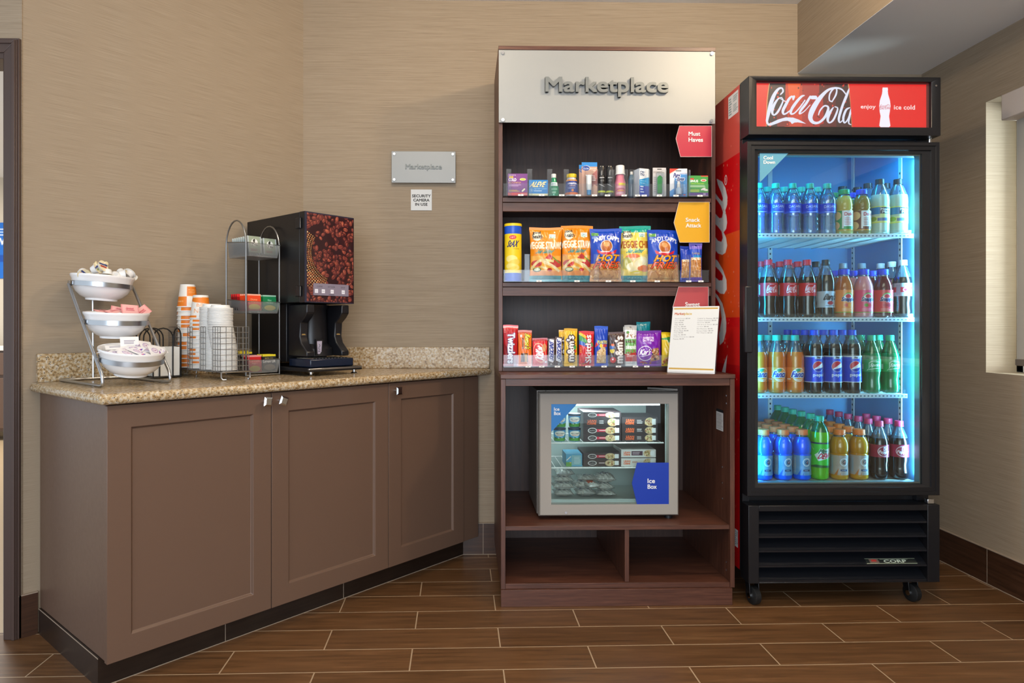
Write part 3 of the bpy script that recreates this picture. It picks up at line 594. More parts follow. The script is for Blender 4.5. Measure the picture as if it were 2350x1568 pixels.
for x, y in ((-h + .02, -.015), (h - .01, -.015), (-h + .02, md - .05), (h - .01, md - .05)):
    f = MB().lathe([(0, 0), (.013, 0), (.015, .003), (.012, .006), (.007, .008), (.007, .012), (.010, .014), (.010, .0172)], chrome, 16).build('foot', t); f.location = (x, y, 0)
a = None

# ------------------------------------------------------------------ tea rack: two hoops, three mesh baskets
rs0, _ = pl(563, 862, -.250); rs1, _ = pl(641, 858, -.250); rs0 += .003
zq = lambda px, py, o=-.250: pl(px, py, o)[1] - CZt
rw = rs1 - rs0; dp = .155
t = thing('tea_rack', 'tall grey wire rack of three mesh baskets holding tea bags', 'rack', W(rs0, -.250)[:2] + (CZt,), ROT)
ztop = zq(562, 545)
for x, zz in ((0, zq(562, 560)), (rw, zq(641, 572))):
    pts = [(x, 0, .003), (x, 0, zz)] + [(x, dp / 2 - dp / 2 * cos(a_), zz + .10 * sin(a_)) for a_ in np.linspace(.15, pi - .15, 12)] + [(x, dp, zz), (x, dp, .003)]
    MB().tube(pts, .0032, steel_dk, 8).build('hoop', t)
MB().tube([(0, 0, .004), (rw, 0, .004)], .0025, steel_dk).tube([(0, dp, .004), (rw, dp, .004)], .0025, steel_dk).build('base_bar', t)
BZ = [zq(600, 590), zq(600, 719), .012]; BH = [.052, .045, .052]
for z0, bh in zip(BZ, BH):
    q = MB(); x0, x1, y0, y1 = .004, rw - .004, -.012, dp - .004; e = .008
    q.add([(x0 + e, y0 + e, z0), (x1 - e, y0 + e, z0), (x1 - e, y1, z0), (x0 + e, y1, z0), (x0, y0, z0 + bh), (x1, y0, z0 + bh), (x1, y1, z0 + bh * 1.25), (x0, y1, z0 + bh * 1.25)], [(0, 1, 2, 3), (0, 1, 5, 4), (1, 2, 6, 5), (2, 3, 7, 6), (3, 0, 4, 7)], mesh_m)
    q.tube([(x0, y0, z0 + bh), (x1, y0, z0 + bh), (x1, y1, z0 + bh * 1.25), (x0, y1, z0 + bh * 1.25)], .0018, steel_dk, 6, closed=True); q.build('basket', t, smooth=False)
def tea_packet(kind):
    if kind == 'grey': a = Art(60, 66, '#93a08c', 1.2).rect(0, 0, .1, 1, '#b8c2c6').rect(.9, 0, 1, 1, '#a9b6ba').circ(.5, .62, .24, '#e9ece8').stroke([(.5, .78, .12), (.46, .70, .14), (.5, .62, .05)], '#20241f').text('Tea', .30, .44, .70, .56, '#20241f', grow=1).lines(.2, .1, .8, .25, 2, '#9a4a3c')
    elif kind == 'orange': a = Art(60, 66, '#e8481c', 1.2).rect(0, .9, 1, 1, '#f3b39a').text('Orange', .25, .60, .75, .72, '#ffd9a0').text('& Spice', .28, .46, .75, .58, '#ffd9a0').ell(.5, .22, .42, .18, '#f2d33a').rect(.0, 0, 1, .08, '#c23413')
    elif kind == 'red': a = Art(60, 66, '#c8161c', 1.2).rect(0, .9, 1, 1, '#e79a98').text('Cinnamon', .16, .60, .84, .72, '#ffe3d2').text('Apple', .3, .44, .7, .57, '#ffe3d2').ell(.5, .2, .4, .18, '#e9d13a')
    elif kind == 'green': a = Art(60, 66, '#0f7a48', 1.2).rect(0, .9, 1, 1, '#9fc9b4').text('Mint', .36, .62, .64, .74, '#d8efdf').text('Medley', .26, .46, .76, .58, '#d8efdf').ell(.5, .22, .42, .16, '#e2d848')
    elif kind == 'black': a = Art(60, 66, '#17181d', 1.2).rect(0, .87, 1, 1, '#e3cf2a').text('Lemon Lift', .05, .50, .95, .66, '#f4f4f4', grow=1).text('BIGELOW', .2, .72, .8, .80, '#d8c26a').ell(.5, .22, .42, .18, '#8e7f6a')
    else: a = Art(60, 66, '#a3171c', 1.2).rect(0, .82, 1, 1, '#d8292c').rect(0, .0, .3, .6, '#2a2022')
    m = MB(); flat_art(m, a, -.030, .030, 0, .066, -.0016, foil); k = a.colors()[a.nv // 2, 1]
    m.add([(-.03, 0.0016, 0), (.03, .0016, 0), (.03, .0016, .066), (-.03, .0016, .066), (-.03, -.0015, 0), (.03, -.0015, 0), (.03, -.0015, .066), (-.03, -.0015, .066)], [(0, 3, 2, 1), (4, 0, 1, 5), (2, 3, 7, 6), (0, 4, 7, 3), (1, 2, 6, 5)], foil, np.tile(k, (8, 1)))
    return m
pk = {}
def place_tea(kind, x, y, z, lab, ry=0.0, rx=0.0):
    o = pk.get(kind)
    if o is None: o = tea_packet(kind).build('tea_packet', None, smooth=False); pk[kind] = o
    else: o = o.copy(); col.objects.link(o)
    w_ = W(rs0 + x, -.250 - y); o.location = (w_[0], w_[1], CZt + z); o.rotation_euler = (rx, ry, ROT); tag(o, lab, 'tea packet', {'grey': 'pale tea packets in the top basket'}.get(kind, 'tea packets in the rack')); return o
ORD = ['front', 'second', 'third', 'fourth', 'fifth', 'sixth', 'seventh', 'eighth', 'ninth', 'tenth']
for i in range(8):
    place_tea('grey', .042, .006 + i * .0165, BZ[0] + .016 - i * .0004, f'pale green tea packet, {ORD[i]} in the left file of the top basket', rx=-.12)
for i in range(4): place_tea('grey', rw - .036, .008 + i * .018, BZ[0] + .013, f'pale green tea packet, {ORD[i]} in the file beside the machine, top basket', rx=-.12)
for i in range(5): place_tea('orange', .040, .006 + i * .013, BZ[1] + .010, f'orange tea packet, {ORD[i]} in the middle basket of the rack', rx=-.1)
for i in range(4): place_tea('darkred', .038, .082 + i * .015, BZ[1] + .012, f'black and red tea packet, {ORD[i]} behind the orange ones in the middle basket', rx=-.08)
for i in range(5): place_tea('green', rw - .038, .008 + i * .014, BZ[1] + .008, f'dark green tea packet, {ORD[i]} in the middle basket of the rack', rx=-.1)
for i in range(4): place_tea('red', .042, .006 + i * .012, .016, f'red tea packet, {ORD[i]} in the bottom basket of the rack', rx=-.1)
for i in range(3): place_tea('black', rw - .038, .010 + i * .02, .018, f'black and yellow tea packet, {ORD[i]} in the bottom basket beside the red ones', rx=-.1)
for i in range(2): place_tea('black', .040, .075 + i * .03, .028 + i * .004, f'black and yellow tea packet, {ORD[i]} behind the red ones in the bottom basket', rx=-.05)

# ------------------------------------------------------------------ wire cup organiser with cup and lid stacks
cs0 = .455; cs1 = .568; oF = -.130
cdep = .415; t = thing('cup_organizer', 'steel wire grid organiser holding paper cups and lids', 'cup organizer', W(cs0, oF)[:2] + (CZt,), ROT)
cw = cs1 - cs0; z0 = .030; zh = .165
MB().tube([(.014, -.02, .0035), (.004, -.012, .0032), (0, -.008, .010), (0, -.008, .026), (.003, -.008, .030), (cw - .003, -.008, .030), (cw, -.008, .026), (cw, -.008, .010), (cw - .004, -.012, .0032), (cw - .014, -.02, .0035)], .003, steel).build('front_foot', t)
MB().tube([(0, cdep, .003), (0, cdep, .027), (.003, cdep, .030), (cw - .003, cdep, .030), (cw, cdep, .027), (cw, cdep, .003)], .003, steel).build('rear_foot', t)
q = MB()
for k in range(9): q.tube([(k * cw / 8, 0, z0), (k * cw / 8, cdep, z0)], .0014, steel_dk, 5)
for k in range(5): q.tube([(0, cdep * k / 4, z0 - .002), (cw, cdep * k / 4, z0 - .002)], .002, steel_dk, 5)
q.build('floor_grid', t)
def panel(nx, p0, p1):
    q = MB(); p0 = np.array(p0); p1 = np.array(p1)
    for i in range(nx + 1): p = p0 + (p1 - p0) * i / nx; q.tube([(p[0], p[1], z0), (p[0], p[1], z0 + zh)], .0012, steel_dk, 5)
    for j in range(9): z = z0 + zh * j / 8; q.tube([(p0[0], p0[1], z), (p1[0], p1[1], z)], .0012, steel_dk, 5)
    return q
panel(5, (0, 0), (cw, 0)).build('grid_panel', t)
panel(3, (0, 0.0), (0, .055)).build('grid_panel', t)
for y in (.11, .215, .32): panel(2, (0, y), (0, y + .038)).build('grid_panel', t)
panel(5, (0, cdep), (cw, cdep)).build('grid_panel', t)
for y in (.02, .12, .22, .33): panel(2, (cw, y), (cw, y + .05)).build('grid_panel', t)
def cup_art(v):
    a = Art(190, 92, '#ece7de', 1.6)
    if v == 0: a.rect(.50, .48, .80, .92, '#e8801f').rect(.2, .0, .50, .46, '#e8801f').rect(.80, 0, 1, .30, '#e8801f').text('have a good day', .53, .74, .68, .80, '#fbe3c4').lines(.53, .62, .68, .70, 2, '#fbe3c4', .3).text('cheers', .28, .20, .44, .30, '#fbe3c4')
    else: a.poly([(.15, .90), (.75, .93), (.72, .62), (.40, .70), (.2, .80)], '#e8801f').text('NICE', .40, .22, .66, .42, '#e9a06a').text('BE', .44, .50, .56, .64, '#e9a06a').rect(0, .0, .45, .10, '#e8801f')
    return a
def cup(v):
    m = MB(); rb, rt, hh = .0285, .0400, .092; rad = lambda z: rt + (rb - rt) * z / hh
    wrap_art(m, cup_art(v), rad, .004, hh - .003, card, 2 * pi, face=-pi / 2 - .55)
    m.lathe([(rt - .0012, .004), (rt + .0012, .004), (rt + .0016, .002), (rt + .0012, 0), (rt - .0005, 0), (rt - .001, .003)], paper, 28).lathe([(rb, hh - .003), (rb, hh), (rb - .002, hh), (rb - .003, hh - .006), (0, hh - .006)], paper, 28); return m.build('paper_cup', None)
cups = [cup(0), cup(1)]; 
def stack_cup(v, n, s, o, z, lab, ls=0.0, lo=0.0):
    src = cups[v]
    for i in range(n):
        c_ = src if (i == 0 and 'category' not in src.keys()) else src.copy()
        if c_ is not src: col.objects.link(c_)
        zz = z + i * (.0172 if v == 0 else .0162); w_ = W(s + ls * i, o + lo * i); c_.location = (w_[0], w_[1], CZt + zz); c_.rotation_euler = (0, 0, ROT + (0.0 if i == n - 1 else random.choice([0, 1.3, 2.4, 4.0, 5.1])))
        k = n - 1 - i; tag(c_, ('top ' if k == 0 else '') + f'white and orange paper cup{"" if k == 0 else ", %s from the top" % (["", "second", "third", "fourth", "fifth", "sixth", "seventh", "eighth", "ninth", "tenth", "eleventh", "twelfth", "13th", "14th", "15th"][k])}, {lab}', 'paper cup', 'upturned paper cups in the wire organiser')
    return zz
stack_cup(0, 15, .512, -.502, .033, 'taller stack')
stack_cup(1, 13, .513, -.405, .033, 'shorter stack', ls=.0, lo=.0008)
def lid():
    return MB().lathe([(.0, .0155), (.032, .0155), (.0335, .0145), (.035, .006), (.0425, .0048), (.0455, .0042), (.0462, .002), (.0455, 0), (.0440, 0), (.0435, .003), (.034, .004), (.033, .012), (0, .0125)], white_p, 30).build('cup_cover', None)
ld = lid(); NUM = ['top', 'second', 'third', 'fourth', 'fifth', 'sixth', 'seventh', 'eighth', 'ninth', 'tenth', '11th', '12th', '13th', '14th', '15th', '16th', '17th', '18th', '19th', '20th', '21st', '22nd', '23rd', '24th', '25th', '26th', '27th', '28th', '29th', '30th'] + ['%dth' % i if i % 10 not in (1, 2, 3) else {1: '%dst', 2: '%dnd', 3: '%drd'}[i % 10] % i for i in range(31, 50)]
for st, (s, o, nm) in enumerate(((.512, -.302, 'straight rear stack'), (.513, -.208, 'leaning front stack'))):
    for i in range(46 if st == 0 else 45):
        c_ = ld if (st == 0 and i == 0) else ld.copy()
        if c_ is not ld: col.objects.link(c_)
        n_ = 46 if st == 0 else 45; f = i / n_; ln = 0 if st == 0 else (-.020 * max(0, min(1, (f - .35) / .35)))
        w_ = W(s + ln * .3 + random.uniform(-.0006, .0006), o + ln + random.uniform(-.0006, .0006)); c_.location = (w_[0], w_[1], CZt + .033 + i * .0052); tl = 0 if st == 0 else R(7) * max(0, sin(pi * min(1, max(0, (f - .25) / .5))))
        c_.rotation_euler = (tl * .8, -tl * .6, 0); tag(c_, f'white plastic cup lid, {NUM[n_ - 1 - i]} of the {nm}' + (' from its top' if n_ - 1 - i else ''), 'cup lid', 'white lids stacked in the wire organiser')

# ------------------------------------------------------------------ napkin holder
ns, nz = pl(352, 862, -.42); ns0, _ = pl(318, 800, -.42); ns1, _ = pl(411, 800, -.42)
t = thing('napkin_holder', 'black wire napkin holder with arched loops', 'napkin holder', W(ns1, -.40)[:2] + (CZt,), ROT)
hN = .190; xs = -.165
def loop(x, w_, h_, y): return [(x, y, .005), (x, y, h_ - w_ / 2)] + [(x + w_ / 2 - w_ / 2 * cos(a_), y, h_ - w_ / 2 + w_ / 2 * sin(a_)) for a_ in np.linspace(.3, pi - .3, 7)] + [(x + w_, y, h_ - w_ / 2), (x + w_, y, .005)]
for y in (0, .085):
    for x in (xs + .008, xs + .058): MB().tube(loop(x, .074, hN, y), .0026, blk_wire, 7).build('loop', t)
yl = [(0, y, z) for (y, _, z) in loop(.005, .06, hN, 0)]; MB().tube(yl, .0026, blk_wire, 7).build('loop', t); MB().tube([(xs, y, z) for (_, y, z) in yl], .0026, blk_wire, 7).build('loop', t)
MB().tube([(xs, 0, .005), (0, 0, .005), (0, .085, .005), (xs, .085, .005)], .0026, blk_wire, 7, closed=True).tube([(xs / 2, 0, .005), (xs / 2, .085, .005)], .0026, blk_wire).build('base_frame', t)
for i in range(9):
    y = .0075 + i * .0087; x0, x1 = xs + .06 + random.uniform(-.002, .003), -.008 + random.uniform(-.003, .004); zt = .108 + random.uniform(-.003, .003)
    m = MB(); U, V = np.meshgrid(np.linspace(0, 1, 8), np.linspace(0, 1, 6)); th = .0036
    for sd in (-1, 1): m.grid(np.stack([x0 + U * (x1 - x0), y + sd * th + .0006 * np.sin(U * 9 + i), .009 + V * zt], -1), napkin_m, flip=sd > 0)
    m.box(x0, x1, y - th, y + th, .009 + zt - .0006, .009 + zt, napkin_m).box(x1 - .0006, x1, y - th, y + th, .009, .009 + zt, napkin_m).box(x0, x0 + .0006, y - th, y + th, .009, .009 + zt, napkin_m)
    o = m.build('napkin', None); w_ = W(ns1, -.40); put(o, (w_[0], w_[1], CZt), ROT); tag(o, f'white folded paper napkin, {ORD[i]} in the black wire holder', 'napkin', 'napkins in the wire holder')

# ------------------------------------------------------------------ tiered stand with three porcelain bowls
sFl, _ = pl(236, 886, -.13); sFr, _ = pl(391, 877, -.13); stw = sFr - sFl; sC = (sFl + sFr) / 2
t = thing('bowl_stand', 'sloping brushed steel stand carrying three white bowls', 'stand', W(sC, -.13)[:2] + (CZt,), ROT)
hw = stw / 2; zL = pl(155, 650, -.37)[1] - CZt
BC = []
for (px, py) in ((223, 826), (190, 739), (157, 652)):
    o_, z_ = ps(px, py, sFl); BC.append((0.0, -(o_ + .13), z_ - CZt))
BC = [(0.0, min(y_, .322), z_) for _, y_, z_ in BC]
topy = BC[2][1]; topz = BC[2][2]; botz = .006
def rod(sx): x = sx * hw; return [(x, topy, topz), (x, .012, .045), (x, .0, .02), (x, .004, .008), (x, .022, .0055), (x, .395, .0055)]
q = MB().tube(rod(-1), .0052, steel, 10).build('side_rod', t); q = MB().tube(rod(1), .0052, steel, 10).build('side_rod', t)
MB().tube([(-hw, .395, .0055), (hw, .395, .0055)], .0052, steel).build('rear_bar', t); MB().tube([(0, .395, .006), (0, .400, topz - .030)], .004, steel).build('rear_post', t)
RB = hw * .94; TL = [R(10), R(3), R(2)]
def bowl():
    rp = [(0, .004), (.44, .004), (.45, 0), (.49, 0), (.50, .007), (.66, .016), (.80, .032), (.885, .050), (.915, .062), (.945, .082), (.985, .090), (1.0, .095), (.99, .0995), (.95, .098), (.91, .088), (.875, .062), (.80, .042), (.62, .022), (.4, .014), (0, .012)]
    return MB().lathe([(r * hw * .975, z) for r, z in [(r_, z_ * .90) for r_, z_ in rp]], porcelain, 48)
b0 = bowl().build('bowl', None); BL = []
for i, (x, y, z) in enumerate(BC):
    q = MB().lathe([(RB, -.008), (RB, .008), (RB - .0018, .008), (RB - .0018, -.008), (RB, -.008)], steel, 40)
    for sx in (-1, 1): q.box(sx * RB - .004, sx * (hw + .001), -.006, .006, -.006, .006, steel)
    q = q.build('ring', t); q.location = (x, y, z); q.rotation_euler = (TL[i], R(3) if i == 2 else 0, 0)
    bb = b0 if i == 0 else b0.copy()
    if i: col.objects.link(bb)
    w_ = W(sC + x, -.13 - y); tl = TL[i]; off = -.055
    bb.location = (w_[0] - off * sin(tl) * UN[0] * -1, w_[1] - off * sin(tl) * UN[1] * -1, CZt + z + off * cos(tl)); bb.rotation_euler = (tl, R(3) if i == 2 else 0, ROT)
    tag(bb, ['white porcelain bowl of paper packets, lowest on the stand', 'white porcelain bowl of pink packets, middle of the stand', 'white porcelain bowl of creamer cups, highest on the stand'][i], 'bowl', 'bowls on the tiered stand'); BL.append(bb)
bpy.context.view_layer.update()
def inbowl(o, i, x, y, z, rot):
    M = Matrix.Translation(BL[i].location) @ BL[i].rotation_euler.to_matrix().to_4x4() @ Matrix.Translation((x, y, z)) @ __import__('mathutils').Euler(rot).to_matrix().to_4x4()
    o.matrix_world = M
# creamers
def creamer(v):
    m = MB().lathe([(0, 0), (.0125, 0), (.0135, .002), (.0165, .018), (.0205, .019), (.0205, .0202)], cream_cup, 20)
    a = Art(44, 44, '#f0e2b8', 1.4).circ(.5, .5, .42, '#f3e7c4').rect(.1, .55, .9, .68, '#33407e').rect(.2, .34, .8, .50, '#b34034' if v == 0 else '#7a8f3a')
    U, V = a.uv(); X = (U - .5) * .043; Y = (V - .5) * .043; k = np.minimum(1, .0208 / np.maximum(np.hypot(X, Y), 1e-6)); tabm = (np.arctan2(Y, X) > .5) & (np.arctan2(Y, X) < 1.1); k = np.where(tabm, np.minimum(1, .028 / np.maximum(np.hypot(X, Y), 1e-6)), k)
    m.grid(np.stack([X * k, Y * k, np.full_like(X, .0208) + tabm * .002], -1), foil, a.colors()); return m.build('creamer_cup', None)
cr = [creamer(0), creamer(1)]
spots = [(-.078, -.028, .082, (2.3, .5, .4), 'beside the left rim, brown lid tipped'), (-.052, -.045, .086, (1.0, -.4, 1.0), 'tilted forward with a red and blue lid'), (-.030, -.040, .098, (1.15, .2, .4), 'cream lid standing highest'), (-.004, -.050, .094, (2.9, .1, 0), 'upside down left of centre'), (.022, -.045, .084, (2.7, .5, .6), 'upside down at the centre'), (.044, -.030, .096, (2.4, .6, .9), 'leaning back right of centre'), (.028, -.070, .080, (1.4, .3, 1.2), 'on its side with the lid edge forward'), (.062, -.052, .078, (.7, .4, 1.6), 'red and blue lid up near the right'), (.080, -.030, .088, (2.4, -.3, 1.9), 'beside the right rim with the tab up'), (-.02, .02, .088, (2.8, .3, 0), 'behind the highest one'), (.012, -.078, .078, (2.2, .1, 2.0), 'lowest at the front rim'), (-.068, .015, .085, (2.6, .3, 1), 'at the rear left of the bowl')]
for i, (x, y, z, r, lab) in enumerate(spots):
    o = cr[i % 2] if i < 2 else cr[i % 2].copy()
    if i >= 2: col.objects.link(o)
    inbowl(o, 2, x, y, z + .016, r); tag(o, 'small white creamer cup ' + lab, 'creamer', 'creamer cups in the top bowl')
def packet(kind):
    w_, h_ = (.062, .036)
    if kind == 'pink': a = Art(62, 36, '#eeb0ac', 1.4).rect(0, 0, .08, 1, '#e28f90').rect(.92, 0, 1, 1, '#e28f90').lines(.25, .35, .75, .65, 2, '#c25a66').text('Sweet', .3, .5, .7, .75, '#c8505c')
    elif kind == 'white': a = Art(62, 36, '#f0eef0', 1.2).ell(.45, .5, .26, .26, '#b9a6c8').ell(.45, .5, .20, .18, '#efe6f0').text('Sugar', .3, .42, .6, .6, '#7a2c6e').poly([(.72, .2), (.9, .2), (.86, .6)], '#4a3fae').poly([(.74, .2), (.84, .2), (.8, .5)], '#c2357c')
    else: a = Art(62, 36, '#f2f0ee', 1.4).lines(.2, .3, .8, .7, 3, '#9a96a8')
    m = MB(); U, V = a.uv(); e = np.sin(pi * U) * np.sin(pi * V); X = (U - .5) * w_; Y = (V - .5) * h_
    m.grid(np.stack([X, Y, .0022 * e], -1), matte, a.colors()); m.grid(np.stack([X, Y, -.0018 * e], -1), matte, a.colors(), flip=True); return m.build('sugar_packet', None)
pks = {k: packet(k) for k in ('pink', 'white', 'plain')}; used = set()
def place_packet(k, i, x, y, z, r, lab, grp):
    o = pks[k] if k not in used else pks[k].copy()
    if k in used: col.objects.link(o)
    used.add(k); inbowl(o, i, x, y, z + .010, r); tag(o, lab, 'packet', grp)
for j, (x, y, z, r, lab) in enumerate(((-.05, -.02, .082, (.2, .1, .1), 'lying flat at the left'), (-.02, -.03, .084, (.25, -.15, .5), 'second from the left'), (.005, -.02, .088, (.5, .2, -.3), 'tipped up left of the standing one'), (.030, -.035, .090, (1.2, .06, .12), 'standing upright and showing its print'), (-.03, .02, .084, (.1, .1, 1.1), 'lying at the rear'), (.085, .0, .082, (.9, -.5, .4), 'poking up at the right rim'), (.05, .02, .082, (.2, .2, -.5), 'lying behind the standing one'), (.0, .05, .08, (.1, 0, .2), 'flat at the far rim'))):
    place_packet('pink', 1, x, y, z, r, 'pink sweetener packet ' + lab, 'pink packets in the middle bowl')
DD = ['at the far left', 'near the left rim', 'left of centre', 'near the front rim', 'front and centre', 'under the upright plain one', 'right of centre', 'with its blue corner up near the right', 'close to the right rim', 'at the back left', 'at the back right', 'in the middle of the heap', 'standing plain and upright at the back', 'leaning against the rear rim']
pos = [(-.075, 0, .070), (-.055, -.03, .072), (-.030, -.02, .078), (-.035, -.055, .074), (.0, -.05, .078), (.012, .0, .082), (.035, -.030, .080), (.055, -.045, .080), (.078, -.010, .074), (-.04, .035, .078), (.035, .035, .082), (.0, -.02, .084), (.005, .040, .094), (.052, .02, .084)]
for j, (x, y, z) in enumerate(pos):
    k = 'plain' if j in (12, 5, 9) else 'white'; r = (1.25, 0, .05) if j == 12 else ((.9, .2, .5) if j in (7, 13) else (random.uniform(-.1, .35), random.uniform(-.3, .3), random.uniform(-.9, .9)))
    place_packet(k, 0, x, y, z, r, 'white sugar packet ' + DD[j], 'white packets in the lowest bowl')
# ------------------------------------------------------------------ display unit: lower cabinet and upper hutch
YL, YU, YB = 2.637, 2.83, 3.236
XL, XR, XU = .137, 1.050, 1.044
t = thing('display_cabinet', 'dark walnut open cabinet housing the small freezer, with two empty cubbies below', 'cabinet')
MB().box(XL, XL + .018, YL + .004, YB, .066, .880, lam_v).build('side_panel', t, .001)
sp = MB().box(XR - .018, XR, YL + .004, YB, .066, .880, lam_v).build('side_panel', t, .001)
a = Art(30, 90, '#d9d6d2', 1.0).rect(0, .86, 1, 1, '#17171a').lines(.1, .05, .9, .8, 12, '#8b8884', .4)
U, V = a.uv(); m = MB(); y0, z1 = atX(1644, 937, XR - .0185)[1:]; y1, z0 = atX(1660, 991, XR - .0185)[1:]
m.grid(np.stack([np.full_like(U, XR - .0190), y0 + U * (y1 - y0), z0 + V * (z1 - z0)], -1), matte, a.colors()); m.build('care_sticker', sp, smooth=False)
m = MB()
for py in (908, 926, 1072, 1108, 1144, 1290, 1308):
    p = atX(1666 if py > 1200 or py < 1000 else 1657, py, XR - .0185); m.box(XR - .0190, XR - .0181, p[1] - .003, p[1] + .003, p[2] - .003, p[2] + .003, steel)
m.build('shelf_pin', sp, smooth=False)
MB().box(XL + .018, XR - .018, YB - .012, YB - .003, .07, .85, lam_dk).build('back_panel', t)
MB().box(XL - .001, XR + .001, YL, YB, .8815, .898, lam).build('deck', t, .0012)
MB().box(XL + .018, XR - .018, YL + .008, YL + .028, .853, .881, lam).build('top_rail', t, .001)
MB().box(XL + .018, XR - .018, YL + .012, YB - .013, .291, .308, lam).build('shelf', t, .001)
MB().box(XL + .018, XR - .018, YL + .008, YB - .013, .066, .086, lam).build('bottom_panel', t, .001)
xd = at(1436, 1290, YL)[0]; MB().box(xd, xd + .017, YL + .016, YB - .013, .0865, .2905, lam_v).build('divider', t, .001)
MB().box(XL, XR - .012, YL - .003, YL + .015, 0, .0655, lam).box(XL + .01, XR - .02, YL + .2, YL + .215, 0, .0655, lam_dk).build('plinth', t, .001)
def zU(py): return EYE + (CY - py) * YU / FPX
t = hut = thing('display_hutch', 'tall dark walnut shelving hutch under a large metal Marketplace sign', 'shelving unit')
ztop = zU(104.5)
MB().box(XL, XL + .017, YU, YB, .8985, ztop - .017, lam_v).build('side_panel', t, .001); MB().box(XU - .017, XU, YU, YB, .8985, ztop - .017, lam_v).build('side_panel', t, .001)
MB().box(XL, XU, YU - .002, YB, ztop - .0165, ztop, lam).build('top_board', t, .001)
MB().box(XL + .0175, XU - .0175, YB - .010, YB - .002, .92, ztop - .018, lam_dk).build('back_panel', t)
SH = []
for i, (a_, b_, c_) in enumerate(((453, 463.5, 484.5), (648.5, 658, 679))):
    za, zb_, zc_ = zU(a_), zU(b_), zU(c_); s_ = MB().box(XL + .0175, XU - .0175, YU + .001, YB - .011, zb_, za, lam).build('shelf', t, .001)
    MB().box(XL + .0175, XU - .0175, YU + .006, YU + .024, zc_, zb_ - .0015, lam).build('front_rail', s_, .001); SH.append(za)
MB().box(XL + .0175, XU - .0175, YU + .001, YB - .011, .8985, zU(843), lam).build('bottom_board', t, .001); SH.append(zU(843))
Yp = YU - .012; x0, _, z1 = at(1144.5, 114.5, Yp); x1, _, z0 = at(1641.5, 284.3, Yp)
pl_ = MB().box(x0, x1, Yp, Yp + .0035, z0, z1, alu_sign).build('sign_plate', t, .0008)
lx0, _, lz1 = at(1251.5, 175, Yp - .02); lx1, _, lz0 = at(1535, 222.5, Yp - .02)
lt = text_mesh('Marketplace', lx1 - lx0, lz1 - lz0, letter_m, .016).build('lettering', pl_, smooth=False); lt.location = ((lx0 + lx1) / 2, Yp - .0005, (lz0 + lz1) / 2)
for px, py in ((1153.5, 122), (1633, 124), (1154, 276), (1632, 278)):
    p = at(px, py, Yp); s = MB().lathe([(0, -.0075), (.0065, -.0075), (.0072, -.004), (.0072, 0), (.0038, 0), (.0038, .0115)], chrome, 16).build('screw', pl_); s.location = (p[0], Yp, p[2]); s.rotation_euler = (R(-90), 0, 0)

# category signs hanging from the rails
def pent(name, pts, colr, label, lines, Yq, tx, edge='#e9e4dc'):
    P = [at(px, py, Yq) for px, py in pts]; cx_ = sum(p[0] for p in P) / len(P); cz = sum(p[2] for p in P) / len(P)
    m = MB().prismY([(p[0] - cx_, p[2] - cz) for p in P], 0, .004, mat('sign_' + colr, colr, .35)); t = thing(name, label, 'sign', (cx_, Yq, cz)); m.build('panel', t, .0)
    e = MB(); Q = [(p[0] - cx_, -.0008, p[2] - cz) for p in P]; e.tube(Q, .0009, mat('sign_edge', edge, .5), 5, closed=True); e.build('white_border', t)
    for (s, x0, y0, x1, y1) in lines:
        A_ = at(x0, y0, Yq); B_ = at(x1, y1, Yq); q = text_mesh(s, B_[0] - A_[0], A_[2] - B_[2], mat('sign_white', '#efece8', .5), .0012).build('lettering', t, smooth=False)
        q.location = ((A_[0] + B_[0]) / 2 - cx_, -.0001, (A_[2] + B_[2]) / 2 - cz)
    MB().box(0.0, .02, .0042, .009, P[0][2] - cz - .02, P[0][2] - cz - .004, acryl).build('clip', t, smooth=False)
    return t
pent('category_sign', [(1559, 289), (1551, 318), (1561.5, 360), (1633, 360), (1633, 289)], '#b21f3a', 'crimson pointed sign reading Must Haves', [('Must', 1580, 302.5, 1607, 312), ('Haves', 1580, 316, 1613, 326)], 2.8265, 0)
pent('category_sign', [(1558, 464), (1546.5, 511), (1560, 556.5), (1628, 556.5), (1628, 464)], '#dba414', 'yellow pointed sign reading Snack Attack', [('Snack', 1573.5, 500, 1606, 509.5), ('Attack', 1573.5, 513, 1609, 522.5)], 2.8265, 0)
pent('category_sign', [(1557, 658.5), (1544, 705), (1557, 751), (1625.5, 751), (1625.5, 658.5)], '#b54a4c', 'faded red pointed sign reading Sweet, partly behind the price list', [('Sweet', 1572.5, 693.5, 1606, 703.5)], 2.8265, 0)

# clear trays on the three shelves
def xat(px, Y): return at(px, 700, Y)[0]
YT = 2.800
def tray(zs, pxs, hgt, label, back=.30, lip=.030):
    t = thing('shelf_tray', label, 'shelf tray', (0, 0, zs)); m = MB().box(XL + .019, xat(1626, YT), YT, YT + back, .001, .0035, acryl).box(XL + .019, xat(1626, YT), YT - .002, YT, .001, lip, acryl); m.build('tray_base', t, smooth=False)
    for px in pxs:
        x = xat(px, YT); MB().box(x - .001, x + .001, YT + .001, YT + .009, .0036, hgt, acryl).box(x - .020, x - .001, YT + .001, YT + .003, .0036, hgt, acryl).build('divider', t, .0, smooth=False)
    for px in pxs:
        x = xat(px + 22, YT); a = Art(20, 7, '#ecebe6', 1).rect(.35, .35, .65, .65, '#6a675f'); q = MB(); flat_art(q, a, x - .011, x + .011, .0005, .0075, YT - .0024, matte); q.build('price_tag', t, smooth=False)
    return t
tray(SH[0], (1173, 1221, 1267, 1305, 1342, 1372, 1410, 1441, 1456, 1491, 1529, 1584), .112, 'clear divided tray along the top shelf of health items', lip=.052)
